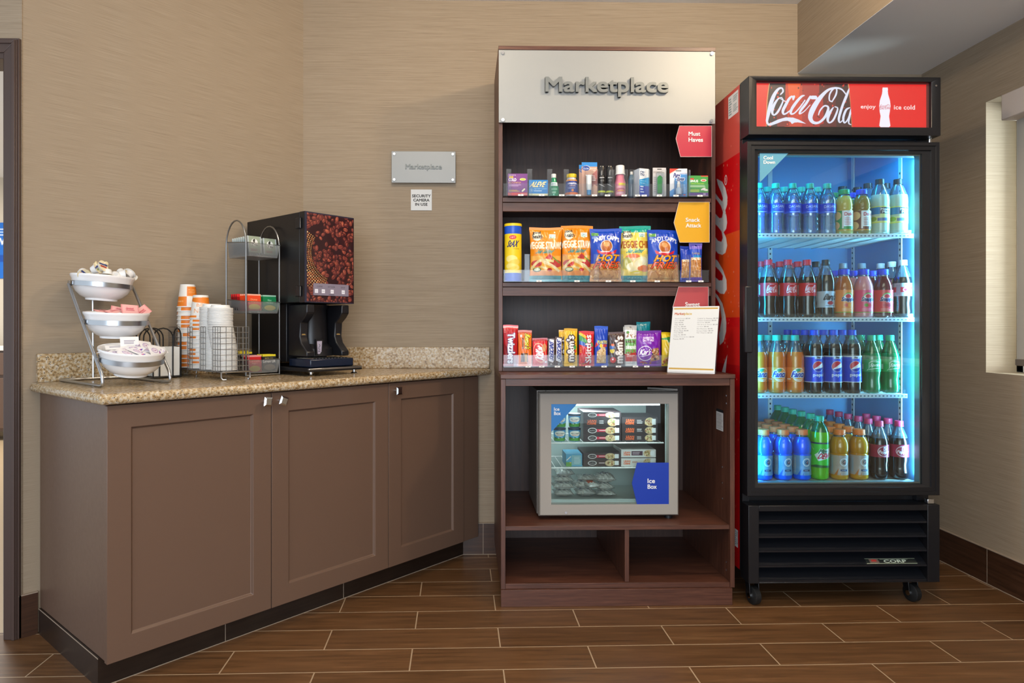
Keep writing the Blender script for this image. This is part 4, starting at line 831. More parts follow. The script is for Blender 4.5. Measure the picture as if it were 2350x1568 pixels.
tray(SH[1], (1215, 1302, 1374, 1430, 1486, 1558, 1586), .115, 'clear divided tray along the middle shelf of snack bags', lip=.050)
tray(SH[2], (1190, 1221, 1257, 1291, 1327, 1364, 1397, 1436, 1462, 1518), .050, 'clear divided tray along the lower shelf of sweets', lip=.052)
z1_, z2_, z3_ = SH[0] + .0042, SH[1] + .0042, SH[2] + .0042
def dims(px0, px1, pt, pb, Y): a_ = at(px0, pt, Y); b_ = at(px1, pb, Y); return (a_[0] + b_[0]) / 2, b_[0] - a_[0], a_[2] - b_[2], b_[2]
def box_item(name, label, px0, px1, pt, z, Y, art, side, depth, rz=0.0, grp='boxed remedies on the top shelf'):
    pb = 700; a_ = at(px0, pt, Y); b_ = at(px1, pt, Y); w = b_[0] - a_[0]; h = a_[2] - z; A_ = art(w * 1000, h * 1000); m = MB(); carton(m, A_, -w / 2, w / 2, 0, depth, 0, h, side)
    o = m.build(name, None, smooth=False); put(o, ((a_[0] + b_[0]) / 2, Y, z), rz); tag(o, label, 'box', grp); return o
def A_cold(w, h):
    return Art(w, h, '#7d3a86', .9).rect(0, 0, 1, .15, '#d8383a').text('10 caplets', .70, .03, .97, .12, '#ffffff').text('severe', .06, .90, .40, .95, '#e9d7ef').rect(.07, .80, .28, .88, '#e9c63a').text('COLD', .05, .66, .43, .79, '#ffffff', grow=1).text('MULTI-SYMPTOM', .05, .55, .66, .62, '#e9c63a').lines(.06, .42, .7, .52, 2, '#c9a3cf').lines(.06, .19, .6, .28, 2, '#e9c63a').ell(.76, .74, .16, .055, '#f1ea8a').ell(.76, .74, .12, .03, '#b8c93a').stroke([(.74, .22, .08), (.86, .32, .08)], '#f4efc8')
box_item('medicine_box', 'purple cold remedy box at the left end of the top shelf', 1165.5, 1210.5, 398.5, z1_, 2.815, A_cold, '#6b2f76', .045)
def A_al(w, h): return Art(w, h, '#1a86cf', .9).rect(0, 0, 1, .15, '#e8dfae').text('ALEVE', .04, .56, .92, .88, '#fbe9a8', shear=.2, grow=1, out='#0d4f94').text('naproxen sodium', .26, .40, .92, .49, '#ffffff').lines(.26, .28, .7, .36, 1, '#cfe6f6').circ(.14, .36, .09, '#7fbbe6').circ(.14, .36, .07, '#1a86cf').text('+', .10, .28, .18, .44, '#d9ecf8')
box_item('medicine_box', 'wide bright blue pain relief box beside the purple box', 1214, 1257.5, 413, z1_, 2.815, A_al, '#1670b0', .05)
def A_renu(w, h): return Art(w, h, '#f0f1f1', .9).rect(0, 0, 1, .38, '#1440b8').poly([(0, .38), (1, .38), (1, .70), (.6, .66), (.3, .62), (0, .60)], '#1596d2').text('re-', .12, .84, .6, .90, '#1c3f6b', grow=1).text('nu', .12, .74, .5, .83, '#1c3f6b', grow=1).text('advanced', .1, .54, .7, .59, '#ffffff').text('formula', .1, .46, .6, .51, '#ffffff').lines(.1, .12, .5, .40, 3, '#d7e6fa')
box_item('contact_solution_box', 'white and blue contact lens solution box', 1466, 1490.5, 387, z1_, 2.82, A_renu, '#d5e0ea', .045, .32)
def A_sin(w, h): return Art(w, h, '#3f9a3f', .9).rect(0, .055, 1, .19, '#5a3a8c').rect(0, 0, 1, .055, '#8f8a86').rect(.62, .95, 1, 1, '#d8402c').text('20', .74, .07, .86, .17, '#ffffff').rect(.06, .80, .26, .87, '#d8402c').text('SINUS', .05, .68, .48, .79, '#ffffff', grow=1).text('CONGESTION & PAIN', .05, .58, .78, .64, '#e0df4a').lines(.06, .44, .9, .54, 2, '#cfe3c8').ell(.76, .77, .15, .06, '#f0e4e0').ell(.76, .77, .11, .035, '#d05a44').lines(.06, .22, .55, .34, 2, '#d5dc5a').ell(.74, .36, .13, .045, '#f2ece6', .4).ell(.86, .32, .13, .045, '#f2ece6', -.1)
box_item('medicine_box', 'green sinus remedy box at the right end of the top shelf', 1581, 1625, 403, z1_, 2.815, A_sin, '#338236', .04)
# bottles and cans of the top shelf
def lathe_thing(name, label, cat, px0, px1, Y, z, build, rz=0.0, grp=None):
    a_ = at(px0, 700, Y); b_ = at(px1, 700, Y); r = (b_[0] - a_[0]) / 2; t = thing(name, label, cat, ((a_[0] + b_[0]) / 2, Y + r, z), rz, grp); build(t, r); return t
def hpx(pt, Y, z): return at(1300, pt, Y)[2] - z
def mw_(t, r):
    H = hpx(398.5, 2.82, z1_); MB().lathe([(0, 0), (r * .95, 0), (r, .004), (r * .92, H * .38), (r * .62, H * .62), (r * .42, H * .80), (r * .42, H * .83)], mat('green_mouthwash', '#1f9a68', .15, coat=.5), 20).build('body', t)
    MB().lathe([(r * .45, H * .83), (r * .47, H * .98), (r * .42, H), (0, H)], white_p, 18).build('cap', t)
    a = Art(r * 2400, H * 340, '#0f8a5c', .9).text('scope', .25, .45, .75, .8, '#d8f2e4').lines(.3, .1, .7, .35, 2, '#bfe5d2'); m = MB(); wrap_art(m, a, lambda z: r * (1.02 - .15 * z / H) + .0006, H * .08, H * .40, card, R(130)); m.build('paper_label', t)
    m = MB(); a = Art(r * 1200, H * 150, '#e3eef0', .9).lines(.1, .2, .9, .8, 3, '#7fa0a8'); wrap_art(m, a, lambda z: r * (.98 - .62 * max(0, (z / H - .38))) + .001, H * .44, H * .60, card, R(80)); m.build('price_sticker', t)
lathe_thing('mouthwash_bottle', 'small green mouthwash bottle with white cap', 'bottle', 1260, 1284.5, 2.81, z1_, mw_)
def vit_(t, r):
    H = hpx(398.5, 2.82, z1_); MB().lathe([(0, 0), (r * .96, 0), (r, .003), (r, H * .35), (r * .86, H * .62), (r * .72, H * .78), (r * .68, H * .84)], mat('frosted_bottle', '#cfc9cc', .25), 24).build('body', t)
    MB().lathe([(r * .76, H * .84), (r * .77, H * .98), (r * .73, H), (0, H)], mat('yellow_cap', '#e2c21c', .35), 28).build('cap', t)
    a = Art(r * 3200, H * 660, '#1f3a8c', .9).rect(0, 0, 1, .16, '#e8732a').rect(0, .90, 1, 1, '#f09a4a').text('vitamin', .22, .68, .78, .80, '#ffffff', grow=1).text('adult', .34, .54, .66, .64, '#ffd0a8').lines(.25, .38, .75, .48, 2, '#a8b8e2').circ(.5, .28, .06, '#e88a3a'); m = MB(); wrap_art(m, a, lambda z: r * (1.0 if z < H * .35 else 1 - .52 * (z / H - .35)) + .0007, H * .06, H * .74, card, R(170)); m.build('paper_label', t)
lathe_thing('vitamin_bottle', 'vitamin bottle with yellow lid and blue orange label', 'bottle', 1299, 1329, 2.81, z1_, vit_)
def spray_(t, r):
    H = hpx(381, 2.82, z1_); MB().lathe([(0, 0), (r, 0), (r, H * .65), (r * .93, H * .67)], blk, 24).build('body', t); MB().lathe([(r * .93, H * .672), (r * .93, H * .97), (r * .85, H), (0, H)], mat('clear_black_cap', '#26282a', .12, coat=.6), 24).build('cap', t)
    a = Art(r * 3600, H * 620, '#1a1a1b', .9).rect(0, .16, 1, .26, '#cfd83a').lines(.3, .9, .7, .98, 1, '#cfcfcf').text('AXE', .36, .74, .64, .84, '#9a9a9a').stroke([(.25, .62, .02), (.5, .52, .035), (.72, .45, .01)], '#d8d8d8').lines(.32, .04, .68, .13, 2, '#9c9c9c'); m = MB(); wrap_art(m, a, r + .0004, H * .02, H * .64, decal, R(200)); m.build('paper_label', t)
for i, (a_, b_) in enumerate(((1373.5, 1391), (1392.5, 1409))): lathe_thing('spray_can', ('black spray can with a yellow-green band, next to the lip care card', 'black spray can with a yellow-green band, next to the pink bottle')[i], 'spray can', a_, b_, 2.81, z1_, spray_, grp='black spray cans')
def pep_(t, r):
    H = hpx(378.5, 2.82, z1_); MB().lathe([(0, 0), (r * .95, 0), (r, .004), (r, H * .46), (r * .78, H * .60), (r * .74, H * .70)], mat('pink_medicine', '#dd7f92', .3, coat=.3), 24).build('body', t)
    MB().lathe([(r * .98, H * .70), (r * .98, H * .72), (r * .86, H * .735), (r * .80, H * .98), (r * .74, H), (0, H)], white_p, 26).build('cap', t)
    a = Art(r * 3200, H * 430, '#e68ca0', .9).rect(.35, .72, .9, .90, '#e2d04a').lines(.2, .55, .8, .68, 2, '#f7d5dc').stroke([(.1, .32, .012), (.5, .50, .02), (.9, .32, .012)], '#a33a4a').rect(.3, .30, .72, .38, '#f3b05a').lines(.2, .08, .8, .24, 2, '#f9dde2'); m = MB(); wrap_art(m, a, r + .0005, H * .03, H * .46, card, R(180)); m.build('paper_label', t)
lathe_thing('medicine_bottle', 'pink stomach medicine bottle with tall white cap', 'bottle', 1413.5, 1438, 2.81, z1_, pep_)
def lens_(t, r):
    H = hpx(392, 2.9, z1_); MB().lathe([(0, 0), (r, 0), (r, H * .70), (r * .6, H * .86), (r * .4, H * .9)], clear('blue_tint_plastic', '#9fc8e0', .2, .1, .5, '#6f9fc0'), 20).build('body', t); MB().lathe([(r * .42, H * .9), (r * .40, H), (0, H)], white_p, 16).build('cap', t)
lathe_thing('lens_bottle', 'translucent pale blue bottle standing behind the lens solution box', 'bottle', 1443, 1459, 2.90, z1_, lens_)
# carded blister packs
def card_item(name, label, px0, px1, pt, Y, art, add=None, rz=0.0, z=None, back='#d8d8d8', grp=None, notch=True):
    z = z1_ if z is None else z; a_ = at(px0, pt, Y); b_ = at(px1, pt, Y); w = b_[0] - a_[0]; h = a_[2] - z; A_ = art(w * 1000, h * 1000); t = thing(name, label, 'blister pack', ((a_[0] + b_[0]) / 2, Y, z), rz, grp)
    m = MB(); flat_art(m, A_, -w / 2, w / 2, 0, h, 0, card); m.box(-w / 2, w / 2, .0002, .0012, 0, h, mat('card_back_' + back, back, .6)); m.build('card', t, smooth=False)
    if add: add(t, w, h)
    return t
def A_vas(w, h): 
    a = Art(w, h, '#d9a083', .9).poly([(.5, .2), (1, .45), (1, .78), (.6, .62), (.3, .66)], '#b5554a').poly([(.4, .48), (1, .3), (1, .5), (.7, .60)], '#8a3f3a').rect(0, .87, 1, 1, '#1d84d0').ell(.30, .82, .25, .085, '#f3d9c4').ell(.28, .82, .235, .075, '#1a3f94').text('Vaseline', .10, .79, .47, .85, '#ffffff').text('advanced', .55, .80, .92, .84, '#ffffff').text('healing', .58, .74, .88, .78, '#ffffff').lines(.66, .45, .92, .62, 4, '#f4e4dc', .4); return a
def tube_(t, w, h):
    m = MB().lathe([(.0095 * 1.0, .030), (.0115, .045), (.0125, .100)], white_p, 18); m.lathe([(.0, .006), (.0085, .007), (.0095, .012), (.0098, .030)], mat('blue_tip', '#2d8fc8', .3), 18); m.box(-.0135, .0135, -.002, .002, .098, .104, white_p); q = m.build('lip_balm_tube', t); q.location = (-.004, -.011, -.002); q.scale = (1, .75, min(1, h / .165))
    MB().box(-.021, .013, -.018, -.0005, .004, .112 * min(1, h / .15), acryl).build('blister', t, .004)
card_item('lip_care_pack', 'flesh and blue lip care card with white tube, foremost', 1335, 1370.5, 372.5, 2.822, A_vas, tube_)
card_item('lip_care_pack', 'flesh and blue lip care card, peeping out behind the front one', 1329, 1362, 378.5, 2.845, A_vas)
def A_cl(w, h): return Art(w, h, '#c9c5c4', .9).lines(.05, .80, .9, .88, 2, '#8a8683').rect(.34, .93, .66, .96, '#2a2622').rect(.06, .1, .3, .7, '#b4b2b4').lines(.08, .15, .28, .68, 8, '#8f8d8f', .3).text('X2', .46, .68, .62, .74, '#1f1c1a')
def clip_(t, w, h): MB().prismY([(-.010, .012), (.010, .012), (.012, .080), (.0, .088), (-.010, .080)], -.009, -.001, mat('green_plastic', '#12923c', .3)).build('nail_clipper', t, .003); MB().box(-.016, .018, -.016, -.0005, .004, .10, acryl).build('blister', t, .004)
card_item('nail_clipper_pack', 'grey card with a green nail clipper under clear plastic', 1498, 1528.5, 385, 2.822, A_cl, clip_)
def A_pe(w, h): return Art(w, h, '#4f96d6', .9).poly([(0, .2), (.25, .3), (.30, 1), (0, 1)], '#dfe3ea').rect(0, .80, 1, 1, '#e9e9ee').poly([(0, .80), (0, 1), (.52, 1)], '#df3a28').poly([(0, .82), (.45, .98), (.50, .96), (.0, .78)], '#f2d8d0').stroke([(.5, .80, .02), (.8, .83, .02), (1, .82, .02)], '#3a3f9c').rect(.34, .90, .66, .93, '#2a2a30').text('Pure', .20, .68, .62, .84, '#1c2f7c', out='#ffffff', oc=2, shear=.2, grow=1).text('Eyes', .40, .54, .86, .70, '#1c2f7c', out='#ffffff', oc=2, shear=.2, grow=1).lines(.62, .15, .95, .45, 6, '#bcd8f2', .35).rect(.78, .06, .9, .10, '#d84a3a')
def eyed_(t, w, h): m = MB().lathe([(0, .008), (.012, .008), (.0125, .030), (.008, .036)], mat('eye_drop_plastic', '#c9dcf0', .25), 16).lathe([(.0075, .036), (.006, .058), (.002, .062), (0, .062)], white_p, 14); q = m.build('dropper_bottle', t); q.location = (-.003, -.0125, 0); MB().box(-.02, .014, -.027, -.0005, .003, .070, acryl).build('blister', t, .004)
card_item('eye_drop_pack', 'blue and white eye drops card with a small dropper bottle', 1537, 1577, 387, 2.826, A_pe, eyed_)

# snack bags
def bag(name, label, px0, px1, pt, Y, z, art, thick, rz=0.0, rx=0.0, seed=1, pinch=.07, seal=.05, grp=None, m=None, step=1.2, crk=.5, cat='snack bag'):
    a_ = at(px0, pt, Y); b_ = at(px1, pt, Y); w = b_[0] - a_[0]; h = a_[2] - z; A_ = art(Art(w * 1000, h * 1000, '#ffffff', step)); mb = bag_mesh(MB(), A_, w, h, thick, m or foil, pinch, crk, seal, seed=seed)
    o = mb.build(name, None); put(o, ((a_[0] + b_[0]) / 2, Y + thick / 2, z), rz, rx); tag(o, label, cat, grp); return o
def bg(a, c): a.a[:] = c3(c); return a
def A_veg(a, chips=False):
    base = '#e9cf58' if chips else '#ee8f1c'; bg(a, base)
    if chips: a.rect(0, .88, 1, 1, '#14a08f').rect(0, .55, 1, .66, '#ecd970')
    a.rect(0, 0, 1, .115, '#138c95').text('NET WT 2.75 OZ (78g)', .25, .055, .72, .085, '#bfe6e2').lines(.25, .01, .72, .045, 2, '#5fb9bb')
    a.circ(.22, .83, .145, '#f3ecd2'); a.text('good', .10, .86, .34, .925, '#221d18', grow=1).text('health', .09, .79, .39, .86, '#221d18', grow=1).rect(.60, .79, .80, .87, '#e2ebe4').text('GMO', .62, .81, .78, .85, '#2f7ea0').lines(.62, .79, .78, .81, 1, '#3f9a4a')
    a.text('VEGGIE CHIPS' if chips else 'VEGGIE STRAWS', -.02, .60, 1.02, .725, '#a85a18' if chips else '#fff3dd', grow=1).text('Sea Salted', .16, .515, .80, .59, '#138c95', shear=.25, grow=1)
    if chips:
        a.ell(.4, .40, .28, .10, '#e9835a').ell(.42, .37, .2, .06, '#f2c0a0').ell(.2, .33, .18, .11, '#b9b45a').ell(.62, .34, .28, .10, '#efe3a8', .4).ell(.45, .25, .26, .09, '#f0e6b5', -.3).ell(.75, .24, .2, .06, '#e07f4a').stroke([(.3, .16, .05), (.55, .19, .05), (.85, .16, .03)], '#e3cf3a').ell(.62, .34, .2, .06, '#f6eec6', .4)
    else:
        a.rect(.02, .20, .98, .47, '#f0b04a'); a.poly([(.6, .50), (.72, .46), (.7, .40), (.45, .42)], '#c2413a').ell(.20, .33, .17, .06, '#c2413a').ell(.82, .33, .2, .07, '#c2413a').ell(.22, .22, .13, .04, '#3c5a2a').ell(.22, .225, .10, .028, '#dfe5c0').ell(.62, .22, .08, .03, '#bf2f2a').stroke([(.05, .25, .07), (.30, .38, .08), (.75, .37, .07)], '#e8d498').stroke([(.42, .36, .085), (.70, .29, .085), (.93, .19, .07)], '#eddba4').stroke([(.44, .375, .02), (.72, .305, .02)], '#f8edc8').stroke([(.35, .27, .06), (.55, .24, .06)], '#e4cf90').stroke([(.72, .44, .04), (.95, .34, .03)], '#6f9a3a')
    return a
ca = lathe_thing('chip_canister', 'yellow and blue chip canister at the left end of the snack shelf', 'canister', 1158.5, 1199, 2.81, z2_, lambda t, r: None)
r = (xat(1199, 2.81) - xat(1158.5, 2.81)) / 2; H = hpx(514, 2.83, z2_)
MB().lathe([(0, 0), (r, 0), (r, .004), (r * .97, .005), (r * .97, H * .83)], mat('canister_blue', '#1a56c8', .3), 36).build('body', ca); MB().lathe([(r * .97, H * .83), (r * 1.0, H * .85), (r * 1.0, H * .955)], mat('canister_blue', '#1a56c8'), 36).build('shoulder', ca); MB().lathe([(r * 1.01, H * .955), (r * 1.02, H * .985), (r, H), (r * .96, H * .985), (0, H * .985)], mat('yellow_lid', '#f0cf1c', .35), 36).build('lid', ca)
a = Art(r * 4000, H * 680, '#f2cf18', 1.1).rect(0, 0, 1, .035, '#f6e36a').ell(.5, .90, .13, .065, '#e9b83a').ell(.5, .905, .115, .05, '#cf2a2a').text("Lay's", .41, .875, .59, .935, '#ffffff', shear=.2).text('StAX', .30, .66, .72, .82, '#1b2566', shear=.25, grow=1).text('ORIGINAL', .50, .60, .72, .63, '#8a6a1a').ell(.46, .36, .2, .09, '#f7e489').ell(.54, .26, .22, .08, '#ecd25a', .2).ell(.5, .16, .24, .08, '#f3df7c', -.1).ell(.44, .10, .2, .05, '#ecd25a', .3)
m = MB(); wrap_art(m, a, r * .975, H * .145, H * .82, card, R(210), face=-pi / 2 - .1); m.build('paper_label', ca)
bag('snack_bag', 'orange veggie straws bag next to the canister', 1216, 1292, 520, 2.825, z2_, A_veg, .055, -.05, 0, 2, grp='orange veggie straws bags')
bag('snack_bag', 'orange veggie straws bag beside the blue fries bag, teal corner raised', 1289, 1364, 516, 2.835, z2_, A_veg, .055, .06, 0, 5, grp='orange veggie straws bags', crk=.9)
def A_fry(a):
    bg(a, '#1546b8'); a.rect(0, 0, 1, .34, '#c98f4e'); a.blobs(.02, .01, .98, .30, 90, ['#d9a55f', '#b87a3a', '#e3b878', '#a96a2c', '#cf9650'], .03, .07, .35)
    a.text("ANDY CAPP'S", .10, .73, .92, .87, '#f2f2f6', arc=.42, grow=1).circ(.5, .66, .20, '#e9e2da').circ(.5, .66, .18, '#b5652c').ell(.5, .70, .10, .05, '#e0a565').poly([(.18, .60), (.34, .56), (.66, .55), (.84, .60), (.80, .53), (.5, .49), (.22, .53)], '#d01f2c').lines(.30, .54, .70, .575, 1, '#f6dcdc', .6)
    a.rect(.04, .86, .26, .92, '#5f9a4a').lines(.05, .80, .22, .85, 2, '#9fb8e0')
    a.text('HOT', .16, .385, .94, .50, '#f4a41c', out='#1a1412', oc=1.3, shear=.12, grow=1.6).text('FRIES', .08, .255, .97, .375, '#e8541c', out='#1a1412', oc=1.3, shear=.12, grow=1).text('CORN & POTATO SNACKS', .15, .21, .9, .24, '#7a4a1c')
    return a
bag('snack_bag', 'blue bag of fries between the orange bags and the yellow chips bag', 1356, 1430, 523, 2.818, z2_, A_fry, .055, -.04, 0, 3, grp='blue bags of hot fries')
bag('snack_bag', 'yellow veggie chips bag with a teal top edge', 1424, 1497, 517, 2.84, z2_, lambda a: A_veg(a, True), .05, 0, 0, 4)
bag('snack_bag', 'blue bag of fries half beneath the yellow pointed sign', 1488, 1563, 526, 2.818, z2_, A_fry, .055, .05, 0, 6, grp='blue bags of hot fries')
def A_nut(a, top='#1a3fae', mid='#1a3fae'):
    bg(a, top); a.rect(.08, .08, .92, .62, '#c58a4a').blobs(.1, .1, .9, .6, 60, ['#d9a566', '#b87a3c', '#e6bd86', '#a5682e'], .05, .09, .8).rect(0, 0, 1, .12, mid).text('SALTED', .15, .56, .85, .62, '#fff3d8', grow=1); return a
bag('peanut_bag', 'narrow blue bag of salted peanuts next to the fries', 1563, 1587, 564, 2.835, z2_, A_nut, .03, .05, 0, 2, seal=.06, grp='small nut bags')
bag('peanut_bag', 'narrow nut bag with a purple hanging tab under the yellow sign', 1584, 1614, 557, 2.825, z2_, lambda a: A_nut(a, '#1d49bd', '#5a3fb0').rect(0, .84, 1, 1, '#7466c8').circ(.5, .93, .07, '#20307a').text('PLANTERS', .2, .70, .8, .75, '#e2c23a').rect(.3, .62, .9, .68, '#1a8ac8'), .03, -.1, 0, 7, grp='small nut bags')
# sweets
def A_twz(a): bg(a, '#b8141f'); a.rect(0, .90, 1, 1, '#d8393c').rect(0, .93, 1, .96, '#e9b5b0').poly([(0, .3), (0, .55), (.4, .42), (.9, .2), (.9, 0), (0, 0)], '#8c0f18').text('Twizzlers', .30, .08, .76, .80, '#f2f0f2', rot=-90, grow=1, out='#27408c', oc=1).lines(.04, .80, .2, .94, 4, '#e8a5a0', .3); return a
def A_ree(a): bg(a, '#f0731a'); a.rect(0, .90, 1, 1, '#c24a1a').text("Reese's", .50, .45, .92, .90, '#f7dc28', rot=-90, grow=1, out='#2b1608', oc=1, shear=.15).rect(.30, .48, .40, .78, '#2b1a12').lines(.33, .5, .37, .76, 7, '#e9c9a0').rect(.22, .12, .72, .36, '#4a2a18').rect(.48, .12, .66, .34, '#c79a5a').rect(.15, .80, .3, .87, '#e6d8d2'); return a
def A_kk(a): bg(a, '#d8161c'); a.rect(0, .88, 1, 1, '#b01016').ell(.48, .48, .40, .36, '#f4b489', .25).ell(.47, .48, .37, .32, '#d8161c', .25).text('KitKat', .22, .22, .74, .76, '#f8f4f0', rot=90, shear=.2, grow=1).poly([(.62, .7), (.8, .82), (.95, .7), (.9, .55), (.7, .5)], '#d9935a').rect(.82, .12, .95, .20, '#e9dcd8'); return a
def A_snk(a): bg(a, '#4a2a1e'); a.poly([(.10, .20), (.72, .13), (.90, .22), (.90, .94), (.30, .97), (.14, .88)], '#f3eeee').poly([(.14, .22), (.70, .16), (.86, .24), (.86, .92), (.32, .95), (.18, .86)], '#e9e6ee').text('SNICKERS', .24, .20, .80, .92, '#1c2a86', rot=-90, shear=.15, grow=1).circ(.5, .08, .12, '#b9b0a8'); return a
def A_mmy(a): bg(a, '#f0bc14'); a.rect(0, .93, 1, 1, '#d9a410').ell(.55, .74, .26, .12, '#f7e24a').ell(.62, .76, .1, .05, '#fff6b0').stroke([(.12, .3, .02), (.2, .6, .02), (.5, .92, .02)], '#4b8a3a').text("m&m's", .20, .14, .72, .80, '#f4efe8', rot=90, out='#43261a', oc=3, grow=1).ell(.8, .5, .1, .05, '#3f9a4a').ell(.84, .4, .08, .04, '#d84a2a'); return a
def A_mmb(a): bg(a, '#3d2219'); a.rect(0, .93, 1, 1, '#54342a').text("m&m's", .40, .10, .86, .86, '#f4efe8', rot=90, out='#8f7a70', oc=1, grow=1).circ(.28, .18, .18, '#cf2a24').circ(.26, .20, .05, '#ffffff').ell(.22, .45, .14, .07, '#d8c23a').ell(.2, .55, .14, .06, '#2f5fae').ell(.25, .62, .1, .04, '#e0672a'); return a
def A_skt(a): bg(a, '#d01a20'); a.poly([(0, .92), (0, .70), (.5, .62), (.95, .55), (.9, .66), (.4, .78)], '#3f9a4a').poly([(0, .74), (0, .62), (.5, .55), (.9, .50), (.5, .64)], '#2f5fb8').poly([(.1, .96), (.0, .90), (.45, .78), (.5, .84)], '#f0c22a').text('Skittles', .42, .10, .80, .88, '#f3eeea', rot=90, grow=1, out='#9a1018', oc=1).lines(.06, .38, .2, .55, 4, '#f0c22a', .3).blobs(.05, .02, .5, .14, 12, ['#f0c22a', '#3f9a4a', '#8a3f9a', '#e8702a'], .04, .06); return a
def A_plb(a): bg(a, '#123fb4'); a.poly([(.15, .08), (.85, .08), (.80, .46), (.60, .50), (.15, .36)], '#d8b482').blobs(.18, .10, .82, .42, 70, ['#e6c894', '#c49a5e', '#f0d8ac', '#b58648'], .04, .07, .6).text('PLANTERS', .22, .56, .94, .64, '#ead94a', grow=1).poly([(.0, .46), (.3, .54), (.1, .60)], '#d02a2a').rect(.55, .48, .9, .55, '#c8433a').ell(.45, .51, .12, .05, '#f0d23a').rect(0, .9, 1, 1, '#2456c8'); return a
def A_plg(a): bg(a, '#e9e8e6'); a.rect(0, .88, 1, 1, '#b4b4b2').rect(.05, .30, .95, .66, '#6fae58').poly([(0, .12), (1, .12), (1, .32), (.7, .34), (.3, .28), (0, .30)], '#c23a34').blobs(.1, .30, .9, .38, 12, ['#8a3f2a', '#a5522f'], .05, .09).rect(.1, .57, .8, .625, '#2b3a1c').text('PLANTERS', .16, .58, .74, .615, '#e9d98a').text('almonds', .10, .42, .92, .53, '#eaf4e4', grow=1).blobs(.1, .68, .9, .80, 14, ['#8a5a34', '#a87244'], .05, .09).ell(.25, .82, .12, .03, '#5f9a4a').lines(.15, .22, .85, .28, 2, '#f3c9c4').circ(.5, .94, .08, '#7a7a78'); return a
def A_kar(a): bg(a, '#7a1fa8'); a.rect(0, .90, 1, 1, '#6a1896').text("SWEET 'N", .28, .76, .68, .82, '#f0e6f6', grow=1).text('SALTY MIX', .26, .69, .70, .75, '#f0e6f6', grow=1).lines(.3, .64, .66, .67, 1, '#d9b8e6').circ(.36, .36, .285, '#e9e2ec').circ(.36, .36, .255, '#7a1fa8').text("Kar's", .14, .32, .60, .48, '#ffffff', shear=.2, grow=1).stroke([(.16, .27, .015), (.4, .30, .03), (.6, .34, .01)], '#e9e2ec').poly([(.55, .12), (.95, .18), (.88, .52), (.66, .50)], '#a87458').blobs(.60, .14, .90, .46, 30, ['#d0a070', '#8a5230', '#e6cda8', '#c23a3a', '#2f2f3a'], .03, .06).blobs(.2, .06, .7, .12, 14, ['#d0a070', '#c23a3a', '#b98a5a'], .03, .045); return a
def A_yel(a): bg(a, '#e9c61c'); a.rect(0, .94, 1, 1, '#d0ae10').poly([(0, .82), (.5, .86), (.5, .76), (0, .78)], '#3f9a4a').rect(.3, .70, 1, .86, '#3a8a3f').circ(.62, .78, .12, '#e8e0d8').text('TRAIL', .40, .46, 1, .60, '#2a1a10', grow=1).text('MIX', .42, .34, .9, .45, '#2a1a10', grow=1).blobs(.05, .05, .8, .26, 24, ['#d98a4a', '#b5552a', '#e6c07a'], .05, .09); return a
G3 = 'candy on the lower display shelf'
SW = [('candy_bag', 'red licorice bag standing at the left end', 1155, 1190, 746, A_twz, .030, .03, 'candy'), ('candy_bar', 'orange peanut butter cup pack', 1189, 1221, 758, A_ree, .018, -.05, 'candy'), ('candy_bar', 'red wafer bar with an oval logo', 1222, 1257, 776, A_kk, .014, -.03, 'candy'),
 ('candy_bar', 'brown nougat bar next to the red wafer bar', 1257.5, 1273.5, 777, A_snk, .016, 0, 'candy'), ('candy_bar', 'brown nougat bar next to the yellow candy bag', 1274.5, 1291, 773.5, A_snk, .016, .04, 'candy'), ('candy_bag', 'yellow peanut candy bag with letters on their side', 1295, 1326, 754, A_mmy, .018, .06, 'candy'),
 ('candy_bag', 'red bag of fruit candies with a rainbow', 1329, 1364, 760, A_skt, .018, 0, 'candy'), ('nut_bag', 'blue bag of peanuts between the red and dark brown candy bags', 1365, 1396.5, 748.5, A_plb, .022, .03, 'snack bag'), ('candy_bag', 'dark brown chocolate candy bag', 1397, 1435, 762, A_mmb, .018, -.05, 'candy'),
 ('nut_bag', 'white and green almond bag with a hanging hole', 1434, 1463, 746.5, A_plg, .024, .05, 'snack bag'), ('trail_mix_bag', 'purple trail mix bag with a round logo', 1459.5, 1520.5, 759, A_kar, .040, 0, 'snack bag'), ('trail_mix_bag', 'yellow trail mix bag half hidden by the price list', 1520, 1562, 763, A_yel, .032, .05, 'snack bag')]
for nm, lb, p0, p1, pt, ar, th, rz, ct in SW: bag(nm, lb, p0, p1, pt, 2.812, z3_, ar, th, rz, 0, seed=p0 % 7, pinch=.05, seal=.06, grp=G3, crk=.45, cat=ct, step=1.1)
bag('candy_bag', 'yellow peanut candy bag peeping out behind the front one', 1283, 1318, 757, 2.855, z3_, A_mmy, .018, -.1, 0, 4, pinch=.05, grp=G3, cat='candy', step=2.0)
bag('trail_mix_bag', 'plain teal bag top rising behind the purple bag', 1462, 1495, 739, 2.895, z3_, lambda a: bg(a, '#0d7f8c'), .03, .1, 0, 3, pinch=.05, grp=G3, cat='snack bag', step=4)
bag('nut_bag', 'white almond bag just behind the green and white one', 1431, 1450, 750, 2.865, z3_, A_plg, .015, .0, 0, 3, pinch=.03, grp=G3, cat='snack bag', step=2.5)

